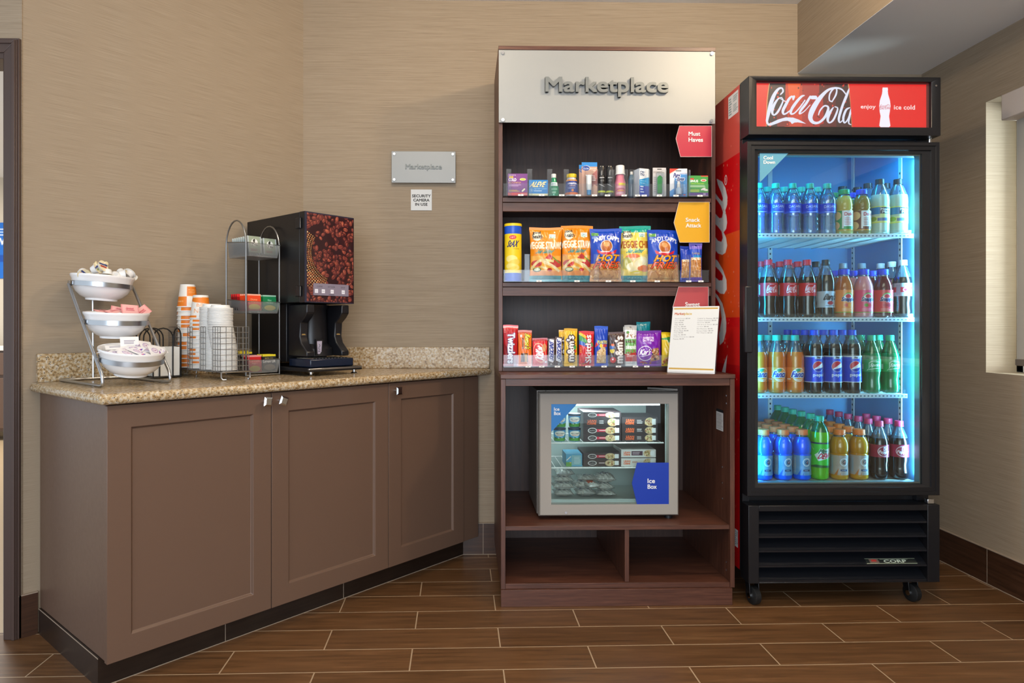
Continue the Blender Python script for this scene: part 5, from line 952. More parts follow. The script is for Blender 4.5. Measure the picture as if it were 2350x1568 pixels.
# price list on a clear slanted stand
BLp = (at(1531.5, 852, 2.745)[0], 2.745); BRp = (at(1640, 857, 2.646)[0], 2.646); ang = math.atan2(BRp[1] - BLp[1], BRp[0] - BLp[0]); wd = math.hypot(BRp[0] - BLp[0], BRp[1] - BLp[1])
t = thing('price_list_stand', 'slanted clear stand holding the white Marketplace price list', 'sign stand', (BLp[0], BLp[1], .8985), ang); hM = .277; ln = R(18)
a = Art(wd * 1000, hM * 1000, '#dcdddb', .9).rect(.03, .955, .97, .978, '#c09a45').rect(.03, .035, .97, .060, '#c09a45').text('Market', .055, .868, .265, .905, '#b5562c', grow=1).text('place', .265, .858, .425, .905, '#c2a04a', grow=1)
LL = [('Sports Drinks', '$3.00'), ('Juice', '$3.00'), ('Soda', '$3.00'), ('Water', '$3.00'), ('Iced Tea', '$3.00'), ('Ice Cream', '$3.50'), ('Frozen Meals', '$6.00'), ('Chips', '$2.00'), ('Snack Mix', '$3.00'), ('Cookies & Candy Bars', '$2.00'), ('Peanuts', '$2.00')]
RRL = [('Cold & Flu Medicine', '$5.00'), ('Contact Solutions', '$6.00'), ('Eye Drops', '$6.00'), ('Hair Spray & Mousse', '$5.50'), ('Lip Care', '$5.00'), ('Pain Medicine', '$5.00'), ('Stomach Relief', '$5.00'), ('Nail Clippers', '$3.50')]
for (L_, x) in ((LL, .07), (RRL, .56)):
    for i, (s, p) in enumerate(L_): y = .812 - i * .0315; w_ = .0165 * len(s); a.text(s, x, y - .011, x + w_, y + .009, '#8a8a8c').text(p, x + w_ + .02, y - .009, x + w_ + .115, y + .009, '#4c4c50', grow=0)
U, V = a.uv(); m = MB(); f = lambda u, v, off: (u * wd, v * hM * sin(ln) - off * cos(ln), v * hM * cos(ln) + off * sin(ln))
m.grid(np.stack([U * wd, V * hM * sin(ln) - .0012 * cos(ln), .004 + V * hM * cos(ln) + .0012 * sin(ln)], -1), matte, a.colors())
m.add([f(0, 0, 0.0005), f(1, 0, .0005), f(1, 1, .0005), f(0, 1, .0005)], [(0, 1, 2, 3)], paper); pgo = m.build('price_list', t, smooth=False)
m = MB(); e = .006
for off in (-.0012,): m.add([(x, y, z + .003) for x, y, z in (f(-.02, 0, off), f(1.02, 0, off), f(1.02, 1.01, off), f(-.02, 1.01, off))], [(0, 1, 2, 3)], acryl)
m.box(-.004, wd + .004, -.0, .06, 0.0002, .0022, acryl); m.build('clear_holder', t, smooth=False)

# ------------------------------------------------------------------ small glass-door freezer inside the cabinet
YI = 2.728; x0, _, z1 = at(1236.5, 901, YI); x1, _, z0 = at(1558.5, 1184, YI); zf = .3085
t = thing('mini_freezer', 'small silver glass-door freezer standing inside the walnut cabinet', 'freezer', ((x0 + x1) / 2, YI, zf)); w = (x1 - x0) / 2; zb = z0 - zf; zt = z1 - zf
YD = .052; dep = .385
m = MB(); bt = .035; iz1 = at(1300, 929.5, YI)[2] - zf - .002
m.box(-w - .003, -w + bt, YD + .003, dep, zb - .003, zt + .004, alu).box(w - bt - .005, w - .004, YD + .003, dep, zb - .003, zt + .004, alu).box(-w + bt, w - bt, YD + .003, dep, iz1 + .0005, zt + .004, alu).box(-w + bt, w - bt, YD + .003, dep, zb - .003, zb + .042, alu).box(-w + bt, w - bt, dep - .03, dep, zb, zt, alu); m.build('body', t, .002)
m = MB(); ix0, ix1 = -w + bt + .0005, w - .040; iz0 = zb + .0425
m.add([(ix0, YD + .004, iz0), (ix1, YD + .004, iz0), (ix1, YD + .004, iz1), (ix0, YD + .004, iz1), (ix0, dep - .031, iz0), (ix1, dep - .031, iz0), (ix1, dep - .031, iz1), (ix0, dep - .031, iz1)], [(4, 5, 6, 7), (0, 1, 5, 4), (2, 3, 7, 6), (3, 0, 4, 7), (1, 2, 6, 5)], freezer_in); m.build('lining', t, smooth=False)
gx0 = at(1265.5, 930, YI)[0] - (x0 + x1) / 2; gx1 = at(1536, 930, YI)[0] - (x0 + x1) / 2; gz1 = at(1300, 928, YI)[2] - zf; gz0 = at(1300, 1159.5, YI)[2] - zf
dr = MB(); O = [(-w, zb), (w, zb), (w, zt), (-w, zt)]; I = [(gx0, gz0), (gx1, gz0), (gx1, gz1), (gx0, gz1)]; O2 = [(-w + .006, zb + .006), (w - .006, zb + .006), (w - .006, zt - .006), (-w + .006, zt - .006)]
v = [(a_, .008, b_) for a_, b_ in O] + [(a_, 0, b_) for a_, b_ in O2] + [(a_, .0055, b_) for a_, b_ in I] + [(a_, .048, b_) for a_, b_ in O] + [(a_, .048, b_) for a_, b_ in I]
f_ = []
for i in range(4): j = (i + 1) % 4; f_ += [(i, j, 4 + j, 4 + i), (4 + i, 4 + j, 8 + j, 8 + i), (j, i, 12 + i, 12 + j), (8 + i, 8 + j, 16 + j, 16 + i), (12 + i, 16 + i, 16 + j, 12 + j)]
dd = dr.add(v, f_, mat('satin_aluminium', '#989188', .62, .2)).build('door', t)
MB().box(gx0, gx1, .009, .0105, gz0, gz1, glass).build('glass_pane', dd, smooth=False)
MB().box(gx0, gx1, .040, .046, gz0, gz0 + .012, freezer_in).box(gx0, gx0 + .004, .040, .046, gz0, gz1, freezer_in).box(gx1 - .004, gx1, .040, .046, gz0, gz1, freezer_in).box(gx0, gx1, .040, .046, gz1 - .004, gz1, freezer_in).build('gasket', dd, smooth=False)
cx_ = (x0 + x1) / 2
P = [at(px, py, YI) for px, py in ((1265.5, 928), (1325, 928), (1265.5, 993))]; q = MB().add([(p[0] - cx_, .0086, p[2] - zf) for p in P], [(0, 2, 1)], mat('sticker_blue', '#1273b8', .4)); q.build('corner_sticker', dd, smooth=False)
P = [at(px, py, YI) for px, py in ((1463, 1063), (1451, 1110), (1463, 1159.3), (1536, 1159.3), (1536, 1063))]; st_ = MB().prismY([(p[0] - cx_, p[2] - zf) for p in P], .0066, .0088, mat('sticker_royal', '#0c35a0', .4)).build('pointed_sticker', dd, smooth=False)
for (s, a0, b0, a1, b1, par) in (('Ice', 1272, 936, 1284.5, 943.5, 0), ('Box', 1272, 945.5, 1287.5, 953.5, 0), ('Ice', 1487, 1099.5, 1504, 1110, 1), ('Box', 1487, 1113, 1508, 1123, 1)):
    A_ = at(a0, b0, YI); B_ = at(a1, b1, YI); q = text_mesh(s, B_[0] - A_[0], A_[2] - B_[2], mat('sign_white', '#efece8'), .0006).build('lettering', dd, smooth=False); q.location = ((A_[0] + B_[0]) / 2 - cx_, .0084 if not par else .0064, (A_[2] + B_[2]) / 2 - zf)
p = at(1299, 1177, YI); q = MB().lathe([(0, -.003), (.0055, -.003), (.006, 0), (.006, .004)], chrome, 16).build('lock', dd); q.location = (p[0] - cx_, .002, p[2] - zf); q.rotation_euler = (R(-90), 0, 0)
MB().prism([(w - .105, .09), (w - .002, .012), (w - .002, .05), (w - .05, .09)], zt + .0042, zt + .013, alu).build('hinge', t, .001)
for sx, y in ((-1, .08), (1, .03), (-1, .34), (1, .34)): q = MB().lathe([(0, 0), (.016, 0), (.016, zb - .0035), (0, zb - .0035)], blk, 16).build('foot', t); q.location = (sx * (w - .035), y, 0)
led = mat('freezer_led', '#e8f6ff', .5, emit='#d6f0ff', es=9)
MB().box(ix0 + .01, ix1 - .02, YD + .012, YD + .020, iz1 - .008, iz1 - .0005, led).build('light_strip', t, smooth=False)
RZ = []
for py in (1014.5, 1071.5):
    zr = at(1300, py, YI + .085)[2] - zf; RZ.append(zr); q = MB()
    q.tube([(ix0, .078, zr - .004), (ix1, .078, zr - .004)], .0032, white_p).tube([(ix0, .33, zr - .004), (ix1, .33, zr - .004)], .0025, white_p)
    for i in range(17): xx = ix0 + .012 + i * (ix1 - ix0 - .024) / 16; q.tube([(xx, .076, zr - .0018), (xx, .33, zr - .0018)], .0016, white_p, 5)
    q.build('wire_rack', t)
fl = lamp('freezer_lamp', 'AREA', (cx_ - .02, YI + .12, zf + iz1 - .012), 1.9, (.80, .95, 1.0), .40, (cx_, YI + .14, zf), .05)
# contents
def meal(art): return art
def A_meal(kind):
    def g(w_, h_):
        if kind == 'dark': a = Art(w_, h_, '#241a1c', .9).text('LEAN', .12, .55, .34, .80, '#e8642a', grow=1).text('CUISINE', .10, .25, .34, .50, '#e8642a', grow=1).lines(.42, .3, .58, .75, 3, '#d8d4d4', .4)
        elif kind == 'white': a = Art(w_, h_, '#dcdad6', .9).text('LEAN', .08, .52, .26, .75, '#e8642a', grow=1).text('CUISINE', .07, .25, .26, .46, '#e8642a', grow=1).rect(.3, .25, .62, .8, '#4a2438').lines(.33, .35, .58, .7, 2, '#d8c8d0', .4)
        elif kind == 'bare': a = Art(w_, h_, '#dedcd6', .9).text('LEAN', .08, .52, .26, .75, '#e8642a', grow=1).text('CUISINE', .07, .25, .26, .46, '#e8642a', grow=1).lines(.32, .4, .5, .65, 2, '#c58a6a')
        else: a = Art(w_, h_, '#2a1c20' if kind == 'red' else '#33201a', .9).rect(.30, .32, .95, .68, '#c4203c' if kind == 'red' else '#33201a').ell(.24, .5, .12, .34, '#e6e2e0').ell(.24, .5, .10, .26, '#1d1416').text('stouffers', .16, .42, .32, .60, '#e9e4e2').lines(.42, .42, .62, .60, 1, '#f2d8d8')
        a.ell(.78 if kind in ('dark', 'white', 'bare') else .72, .5, .14, .42 * 1.1, '#cdb48a').blobs(.66, .2, .86, .8, 26, ['#e3cf9f', '#b5854a', '#8f5a34', '#d9c08a', '#7f8a4a'], .015, .03); a.rect(.84, .2, .95, .82, '#eceeee'); return a
    return g
def fbox(kind, px0, px1, pt, pb, Y, lab, dep=.15):
    a_ = at(px0, pt, Y); b_ = at(px1, pb, Y); ww = b_[0] - a_[0]; hh = a_[2] - b_[2] - .0008; A_ = A_meal(kind)(ww * 1000, hh * 1000); m = MB(); carton(m, A_, -ww / 2, ww / 2, 0, dep, 0, hh, {'dark': '#241a1c', 'red': '#2a1c20', 'brown': '#33201a'}.get(kind, '#cfccc6')); o = m.build('frozen_meal_box', None, smooth=False); put(o, ((a_[0] + b_[0]) / 2, Y, b_[2] + .0006)); tag(o, lab, 'food box', 'frozen meal boxes in the small freezer')
YF = YI + .085
for k, pt, pb, lab in (('red', 946, 960, 'topmost of the tall middle stack, red band'), ('dark', 960, 979.5, 'second of the tall middle stack, wide dark front'), ('red', 979.5, 997.5, 'third of the tall middle stack, red band'), ('red', 997.5, 1014, 'lowest of the tall middle stack, red band')): fbox(k, 1339, 1425, pt, pb, YF, 'frozen meal box, ' + lab)
for pt, pb, lab in ((958, 979.5, 'topmost'), (979.5, 997, 'middle'), (997, 1014, 'lowest')): fbox('dark', 1427.5, 1509, pt, pb, YF + .002, f'dark frozen meal box, {lab} of three in the upper right stack')
fbox('red', 1339, 1424, 1040, 1055.5, YF, 'frozen meal box with a red band, second rack'); fbox('brown', 1339, 1424, 1055.5, 1071, YF, 'plain brown frozen meal box, second rack under the red-banded one')
fbox('white', 1425.5, 1505, 1032.5, 1050, YF, 'white frozen meal box with a plum stripe, second rack'); fbox('bare', 1425.5, 1505, 1052, 1071, YF, 'white frozen meal box lowest on the second rack, beside the pointed sticker')
def pint(t, r, H):
    MB().lathe([(0, 0), (r * .86, 0), (r * .98, H * .86)], mat('pint_blue', '#1f78b8', .4), 26).build('body', t); MB().lathe([(r * 1.0, H * .84), (r * 1.04, H * .86), (r * 1.04, H * .98), (r, H), (0, H)], mat('pint_lid', '#17324a', .4), 26).build('lid', t)
    a = Art(r * 3300, H * 780, '#3f9fd0', .9).rect(0, 0, 1, .30, '#4f9a3a').blobs(0, .24, 1, .34, 16, ['#5fae44', '#3f8a34'], .03, .06, .5).ell(.5, .70, .26, .26, '#f2ece0').text("ice cream", .32, .66, .68, .80, '#2a2320').lines(.36, .52, .64, .6, 1, '#c24a3a').blobs(.2, .28, .8, .36, 5, ['#f4f4f0', '#24221f'], .02, .035); m = MB(); wrap_art(m, a, lambda z: r * (.86 + .12 * z / (H * .86)) + .0008, H * .03, H * .82, card, R(220)); m.build('paper_label', t)
pt0 = None
for px0, px1, pt, pb, Y, lab in ((1306, 1335, 983, 1014, YF, 'ice cream pint under the topmost full one, beside the meal boxes'), (1306, 1335, 950, 981.5, YF, 'ice cream pint stacked highest beside the meal boxes'), (1272.5, 1299, 983, 1014, YF + .004, 'ice cream pint below the blue corner sticker'), (1275, 1299, 950, 981.5, YF + .004, 'ice cream pint partly behind the blue corner sticker')):
    a_ = at(px0, pt, Y); b_ = at(px1, pb, Y); r = (b_[0] - a_[0]) / 2; H = a_[2] - b_[2]; loc = ((a_[0] + b_[0]) / 2, Y + r, b_[2] + .0004)
    if pt0 is None: pt0 = thing('ice_cream_pint', lab, 'ice cream', loc, 0, 'ice cream pints'); pint(pt0, r * .98, H - .0006)
    else: dup(pt0, loc, (0, 0, random.uniform(-.3, .3)), lab)
a_ = at(1299, 1043, YF); b_ = at(1336, 1071, YF); ww = b_[0] - a_[0]; hh = a_[2] - b_[2]; A_ = Art(ww * 1000, hh * 1000, '#4f9fc4', .9).rect(.35, .1, .95, .9, '#7fb0b8').lines(.5, .2, .9, .8, 6, '#d8e6e4', .3).rect(0, 0, .35, .35, '#5f9a3a').stroke([(.05, .5, .05), (.3, .8, .05)], '#f0e6d8').blobs(.02, .1, .3, .4, 8, ['#e9b93a', '#5f9a3a'], .03, .05)
m = MB(); carton(m, A_, -ww / 2, ww / 2, 0, .11, 0, hh, '#3f8fb0'); o = m.build('ice_cream_box', None, smooth=False); put(o, ((a_[0] + b_[0]) / 2, YF, b_[2] + .0006)); tag(o, 'small blue ice cream box on the second freezer rack', 'food box')
def A_sand(a): bg(a, '#b3b3ae'); a.rect(.1, .1, .9, .9, '#c9cac4').lines(.2, .35, .8, .65, 2, '#7a7f94', .5).blobs(0, 0, 1, 1, 30, ['#dfe2de', '#9a9c97', '#c6c2b4'], .04, .09, .3); return a
sfm = printed('clear_wrapped_food', .18, coat=.8)
def wrapb(px0, px1, pt, pb, lab, rz=0.0, dy=0.0, tint=None):
    Y = YF + .02 + dy; a_ = at(px0, pt, Y); b_ = at(px1, pb, Y); ww = b_[0] - a_[0]; hh = a_[2] - b_[2]; A_ = A_sand(Art(ww * 1000, 100, '#ffffff', 1.6))
    if tint: A_.rect(.2, .3, .8, .6, tint)
    mb = bag_mesh(MB(), A_, ww, .10, hh * .98, sfm, .04, .8, .06, seed=px0 % 5); o = mb.build('wrapped_sandwich', None); o.location = ((a_[0] + b_[0]) / 2, Y, b_[2] + hh / 2 + .0008); o.rotation_euler = (R(-90), 0, rz); tag(o, lab, 'sandwich', 'wrapped sandwiches on the freezer floor')
for args in ((1273, 1318, 1129, 1143.5, 'foil wrapped sandwich, lowest of the stack under the pints'), (1270, 1320, 1111, 1129, 'foil wrapped sandwich, second from the floor under the pints'), (1273, 1318, 1098, 1111, 'foil wrapped sandwich printed in blue, third from the floor under the pints'), (1277, 1320, 1080, 1098, 'foil wrapped sandwich, top of the stack under the pints'),
             (1324, 1369, 1126, 1143.5, 'foil wrapped sandwich on the freezer floor in the middle heap'), (1320, 1368, 1108, 1126, 'foil wrapped sandwich in the middle of the heap', .1), (1326, 1372, 1096, 1108, 'foil wrapped sandwich on top of the middle heap', -.1),
             (1371, 1416, 1130, 1143.5, 'foil wrapped sandwich on the floor nearest the pointed sticker'), (1373, 1412, 1113, 1130, 'foil wrapped sandwich second in the heap nearest the pointed sticker', .1), (1366, 1414, 1091, 1113, 'foil wrapped sandwich on top of the heap nearest the pointed sticker', -.08)): wrapb(*args)
wrapb(1352, 1381, 1110, 1126, 'foil wrapped sandwich with a red label, lying across two heaps', .3, -.035, '#c25a3a')
# ------------------------------------------------------------------ tall beverage cooler
YC = 2.60; cxL, cxR = 1.087, 1.832; zB0 = EYE - (1345 - CY) * YC / FPX; zB1 = EYE - (1165 - CY) * YC / FPX
zD0 = EYE - (1143 - CY) * YC / FPX; zD1 = EYE + (CY - 320) * YC / FPX; zH0 = EYE + (CY - 305) * YC / FPX; zH1 = EYE + (CY - 169) * YC / FPX
C = thing('beverage_cooler', 'tall black glass-door drinks cooler with a lit red header', 'drinks cooler'); YBk = 3.20; wtl = .028; BX0, BX1 = cxL + .001, cxR - .002
red_m = mat('cooler_red_side', '#d8141a', .25, coat=.4)
m = MB(); wt = .048; zi0, zi1 = .452, 1.900
m.box(BX0, BX0 + wtl, YC + .085, YBk, zB0 + .02, zH1 - .002, blk_met).box(BX1 - wt, BX1, YC + .085, YBk, zB0 + .02, zH1 - .002, blk_met).box(BX0 + wtl, BX1 - wt, YBk - .05, YBk, zB0 + .02, zH1 - .002, blk_met).box(BX0 + wtl, BX1 - wt, YC + .085, YBk - .05, zi1, zH1 - .002, blk_met).box(BX0 + wtl, BX1 - wt, YC + .085, YBk - .05, zB1 - .03, zi0, blk_met)
body = m.build('body', C, .002)
m = MB(); zf1 = zH0 - .002; m.box(BX0, BX0 + wtl, YC + .062, YC + .0845, zB1 + .001, zf1, blk).box(BX1 - wt, BX1, YC + .062, YC + .0845, zB1 + .001, zf1, blk).box(BX0 + wtl, BX1 - wt, YC + .064, YC + .0845, 1.770, zf1, blk).box(BX0 + wtl, BX1 - wt, YC + .064, YC + .084, zi0 - .03, zi0, blk); m.build('front_frame', C, .001)
ix0, ix1 = BX0 + wtl, BX1 - wt; iy0, iy1 = YC + .066, YBk - .052
m = MB(); e = .0008; V8 = [(ix0 + e, iy0, zi0 + e), (ix1 - e, iy0, zi0 + e), (ix1 - e, iy0, zi1 - e), (ix0 + e, iy0, zi1 - e), (ix0 + e, iy1, zi0 + e), (ix1 - e, iy1, zi0 + e), (ix1 - e, iy1, zi1 - e), (ix0 + e, iy1, zi1 - e)]
m.add(V8, [(4, 5, 6, 7), (0, 1, 5, 4), (2, 3, 7, 6), (3, 0, 4, 7), (1, 2, 6, 5)], cooler_in); m.build('lining', C, smooth=False)
m = MB()
for x, y in ((ix1 - .002, iy1 - .05), (ix1 - .002, iy0 + .09)):
    m.box(x - .004, x, y - .010, y + .010, zi0 + .01, zi1 - .02, white_p)
    for i in range(52): z = zi0 + .03 + i * .024; m.box(x - .0046, x - .0041, y - .003, y + .003, z, z + .009, rubber)
for x in (ix0 + .30,):
    m.box(x - .010, x + .010, iy1 - .004, iy1 - .001, zi0 + .01, zi1 - .02, white_p)
    for i in range(52): z = zi0 + .03 + i * .024; m.box(x - .003, x + .003, iy1 - .0046, iy1 - .0041, z, z + .009, rubber)
m.build('shelf_track', C, smooth=False)
# side artwork, seen edge-on beside the hutch
Z0a, Z1a, Y0a, Y1a = .12, 2.045, YC + .086, 3.18; a = Art((Y1a - Y0a) * 1000, (Z1a - Z0a) * 1000, '#dc1218', 2.0)
def sd(zx, zy): p = atX(1630 + zx / 3.41, 400 + zy / 3.41, BX0); return (Y1a - p[1]) / (Y1a - Y0a), (p[2] - Z0a) / (Z1a - Z0a)
def sp_(pts, c): a.poly([sd(x, y) for x, y in pts], c)
a.rect(0, .86, 1, 1, '#d8574a'); a.rect(.55, .52, 1, .70, '#e8501a'); a.rect(.3, .30, 1, .5, '#e31d1a'); a.rect(.0, 0, 1, .42, '#c60d14')
sp_([(5, 40), (50, 35), (95, 60), (120, 110), (135, 180), (133, 240), (118, 285), (128, 330), (133, 380), (125, 430), (105, 455), (125, 500), (133, 560), (120, 615), (95, 632), (60, 620), (45, 600), (34, 680), (28, 660), (5, 640)], '#ece9e6')
sp_([(-20, 20), (50, 35), (60, 80), (85, 140), (100, 190), (95, 215), (70, 190), (28, 130), (-20, 80)], '#dc1218')
sp_([(-20, 170), (28, 190), (50, 200), (85, 250), (100, 300), (92, 342), (72, 345), (50, 320), (28, 290), (-20, 240)], '#dc1218'); sp_([(-20, 360), (28, 380), (60, 410), (90, 450), (98, 500), (88, 530), (60, 520), (28, 470), (-20, 420)], '#dc1218')
sp_([(0, 640), (28, 650), (60, 680), (100, 750), (128, 830), (130, 900), (110, 938), (80, 935), (45, 905), (28, 870), (0, 800)], '#ece9e6'); sp_([(-10, 690), (28, 715), (50, 730), (85, 770), (100, 800), (95, 830), (70, 832), (45, 810), (28, 790), (-10, 750)], '#dc1218')
sp_([(0, 880), (28, 915), (60, 950), (95, 1010), (118, 1100), (127, 1160), (125, 1230), (105, 1310), (75, 1340), (70, 1250), (90, 1130), (80, 1030), (50, 970), (0, 920)], '#ece9e6'); sp_([(134, 1410), (120, 1560), (88, 1560), (110, 1480)], '#ece9e6')
x, y = sd(122, 47); a.ell(x, y, .030, .011, '#f0e6e4').ell(x, y, .022, .008, '#dc1218').text('R', x - .012, y - .005, x + .012, y + .005, '#f0e6e4')
for _ in range(170): x, y = random.random(), random.random(); a.ell(x, y, random.uniform(.003, .010), random.uniform(.001, .003), random.choice(['#f0806a', '#f2a08a', '#ee6a50']))
U, V = a.uv(); m = MB(); m.grid(np.stack([np.full_like(U, BX0 - .0006), Y1a - U * (Y1a - Y0a), Z0a + V * (Z1a - Z0a)], -1), decal, a.colors(), flip=True); m.build('side_artwork', C, smooth=False)
a = Art(90, 130, '#e9e7e4', 2).lines(.08, .1, .35, .9, 7, '#8fa0a0', .5).lines(.5, .15, .95, .5, 5, '#8fa0a0', .5).lines(.5, .6, .95, .9, 4, '#8fa0a0', .5)
def stick(px0, px1, z0, z1, nm):
    ya, yb = atX(px0, 300, BX0)[1], atX(px1, 300, BX0)[1]; U, V = a.uv(); m = MB(); m.grid(np.stack([np.full_like(U, BX0 - .0012), ya + U * (yb - ya), z0 + V * (z1 - z0)], -1), matte, a.colors(), flip=True); m.build(nm, C, smooth=False)
stick(1672, 1695, 1.94, 2.03, 'rating_sticker'); stick(1687, 1694, .20, .27, 'rating_sticker')
# lit header
hd = MB(); p0 = at(1738, 184, YC); p1 = at(2140, 291.5, YC); hx0, hx1, hz0, hz1 = p0[0], p1[0], p1[2], p0[2]
O = [(cxL + .001, zH0), (cxR + .004, zH0), (cxR + .004, zH1), (cxL + .001, zH1)]; I0 = [(cxL + .016, zH0 + .012), (cxR - .010, zH0 + .012), (cxR - .010, zH1 - .010), (cxL + .016, zH1 - .010)]; I = [(hx0, hz0), (hx1, hz0), (hx1, hz1), (hx0, hz1)]
v = [(a_, YC, b_) for a_, b_ in O] + [(a_, YC + .0005, b_) for a_, b_ in I0] + [(a_, YC + .006, b_) for a_, b_ in I] + [(a_, YC + .022, b_) for a_, b_ in I] + [(a_, YC + .084, b_) for a_, b_ in O]; f_ = []
for i in range(4): j = (i + 1) % 4; f_ += [(i, j, 4 + j, 4 + i), (4 + i, 4 + j, 8 + j, 8 + i), (8 + i, 8 + j, 12 + j, 12 + i), (j, i, 16 + i, 16 + j)]
f_.append((19, 18, 17, 16)); H_ = hd.add(v, f_, blk_met).build('header', C, .0015)
a = Art((hx1 - hx0) * 1000, (hz1 - hz0) * 1000, '#e6140f', .95)
fx = lambda x: (x - 270) / 1875.; fy = lambda y: 1 - (y - 100) / 520.
a.poly([(fx(420), 1), (fx(1270), 1), (fx(1300), .6), (fx(1312), .3), (fx(1320), 0), (fx(388), 0), (fx(400), .45)], '#4a1410')
for x0_, x1_, c_ in ((430, 600, '#2c1c22'), (600, 780, '#c8341c'), (780, 960, '#a81c1e'), (960, 1130, '#5a1418'), (1130, 1260, '#3a1216')): a.poly([(fx(x0_), 1), (fx(x1_), 1), (fx(x1_ + (x1_ - 850) * .06), 0), (fx(x0_ + (x0_ - 850) * .06), 0)], c_)
a.poly([(fx(620), 1), (fx(760), 1), (fx(740), .66), (fx(640), .62)], '#e8541c'); a.poly([(fx(500), .4), (fx(600), .5), (fx(640), .05), (fx(510), 0)], '#7a1a1c'); a.poly([(fx(850), .5), (fx(1000), .7), (fx(1010), .1), (fx(860), 0)], '#b0201c')
for _ in range(60): a.ell(random.uniform(fx(430), fx(1280)), random.random(), random.uniform(.002, .006), random.uniform(.008, .025), random.choice(['#e8402a', '#2a0d10', '#c8301e', '#5a1416']))
a.stroke([(fx(428), 1, .004), (fx(402), .6, .005), (fx(392), 0, .004)], '#e0a060').stroke([(fx(1272), 1, .005), (fx(1300), .55, .006), (fx(1316), 0, .005)], '#d8a468')
for st in SCRIPT_A: a.stroke([(fx(x), fy(y), (w_ * 1.06 + 2) / 1875.) for x, y, w_ in st], '#dfe6fb', sub=5)
a.poly([(fx(x), fy(y)) for x, y in SCRIPT_A_TAIL], '#dfe6fb')
a.poly([(fx(1316), 0), (fx(1298), .55), (fx(1280), 1), (fx(1420), 1), (fx(1420), 0)], '#e6140f')
a.text('enjoy', fx(1408), fy(408), fx(1568), fy(352), '#fbeceb', grow=.4).text('ice cold', fx(1768), fy(402), fx(1993), fy(352), '#fbeceb', grow=.4)
bt_ = [(1645, 152), (1700, 152), (1702, 180), (1700, 190), (1704, 230), (1724, 300), (1730, 360), (1722, 430), (1714, 480), (1722, 540), (1728, 590), (1715, 606), (1622, 606), (1608, 590), (1614, 540), (1622, 480), (1612, 430), (1608, 360), (1614, 300), (1636, 230), (1642, 190), (1640, 178)]
a.poly([(fx(x), fy(y)) for x, y in bt_], '#f6f2ff'); script(a, fx(1612), fy(405), fx(1726), fy(345), '#c83a4a', .9)
a.rect(0, .97, 1, 1, '#5a0808').rect(0, 0, .004, 1, '#8a0c0a').rect(.985, 0, 1, 1, '#5a1010')
m = MB(); flat_art(m, a, hx0, hx1, hz0, hz1, YC + .021, lightbox); m.build('lit_panel', H_, smooth=False)
p = at(2148, 197, YC); q = MB().lathe([(0, -.002), (.004, -.002), (.004, .001)], chrome, 10).build('lock', H_); q.location = (p[0], YC, p[2]); q.rotation_euler = (R(-90), 0, 0)
MB().lathe([(.008, 0), (.008, .006), (.005, .006), (.005, zH0 - zD1 - .006), (.008, zH0 - zD1 - .004), (.008, zH0 - zD1 - .001)], chrome, 14, cxR - .02, YC + .03).build('hinge_pin', C).location = (0, 0, zD1 + .0005)
# door
g0 = at(1743, 349, YC); g1 = at(2121.5, 1113, YC); gx0, gx1, gz0, gz1 = g0[0], g1[0], g1[2], g0[2]
O = [(cxL - .004, zD0), (cxR + .001, zD0), (cxR + .001, zD1), (cxL - .004, zD1)]; s1 = .015
def rg(k, x_=0.0): return [(cxL - .004 + k + x_, zD0 + k), (cxR + .001 - k, zD0 + k), (cxR + .001 - k, zD1 - k), (cxL - .004 + k + x_, zD1 - k)]
L = [(O, YC + .058), (O, YC + .002), (rg(.002), YC), (rg(.014), YC), (rg(.016), YC + .004), (rg(.030), YC + .004), (rg(.033), YC + .010)]; I = [(gx0, gz0), (gx1, gz0), (gx1, gz1), (gx0, gz1)]; L += [(I, YC + .014), (I, YC + .056), (O, YC + .058)]
v = []; f_ = []
for pts, y in L: v += [(a_, y, b_) for a_, b_ in pts]
for k in range(len(L) - 1):
    for i in range(4): j = (i + 1) % 4; f_.append((4 * k + i, 4 * k + j, 4 * k + 4 + j, 4 * k + 4 + i))
dr = MB().add(v, f_, blk_met).build('door', C)
MB().box(gx0, gx1, YC + .018, YC + .021, gz0, gz1, glass).build('glass_pane', dr, smooth=False)
MB().box(gx0 + .0005, gx0 + .004, YC + .024, YC + .054, gz0, gz1, alu).box(gx1 - .004, gx1 - .0005, YC + .024, YC + .054, gz0, gz1, alu).box(gx0 + .004, gx1 - .004, YC + .024, YC + .054, gz0 + .0005, gz0 + .006, alu).box(gx0 + .004, gx1 - .004, YC + .024, YC + .054, gz1 - .006, gz1 - .0005, alu).build('inner_trim', dr, smooth=False)
P = [at(px, py, YC + .017) for px, py in ((1743.5, 350), (1811, 350), (1743.5, 419))]; MB().add([(p[0], YC + .0172, p[2]) for p in P], [(0, 2, 1)], mat('sticker_teal', '#5f9fb8', .4)).build('corner_sticker', dr, smooth=False)
for (s, a0, b0, a1, b1) in (('Cool', 1752, 358, 1773.5, 366.5), ('Down', 1752, 368.5, 1778.5, 376.5)):
    A_ = at(a0, b0, YC + .017); B_ = at(a1, b1, YC + .017); q = text_mesh(s, B_[0] - A_[0], A_[2] - B_[2], mat('sign_white', '#efece8'), .0006).build('lettering', dr, smooth=False); q.location = ((A_[0] + B_[0]) / 2, YC + .0168, (A_[2] + B_[2]) / 2)
p0 = at(1709, 657, YC - .02); p1 = at(1730, 810, YC - .02); MB().box(p0[0], p0[0] + .030, YC - .024, YC - .006, p1[2], p0[2], blk).box(p0[0] + .018, p0[0] + .030, YC - .008, YC + .004, p1[2] + .004, p0[2] - .004, blk).build('handle', dr, .004)
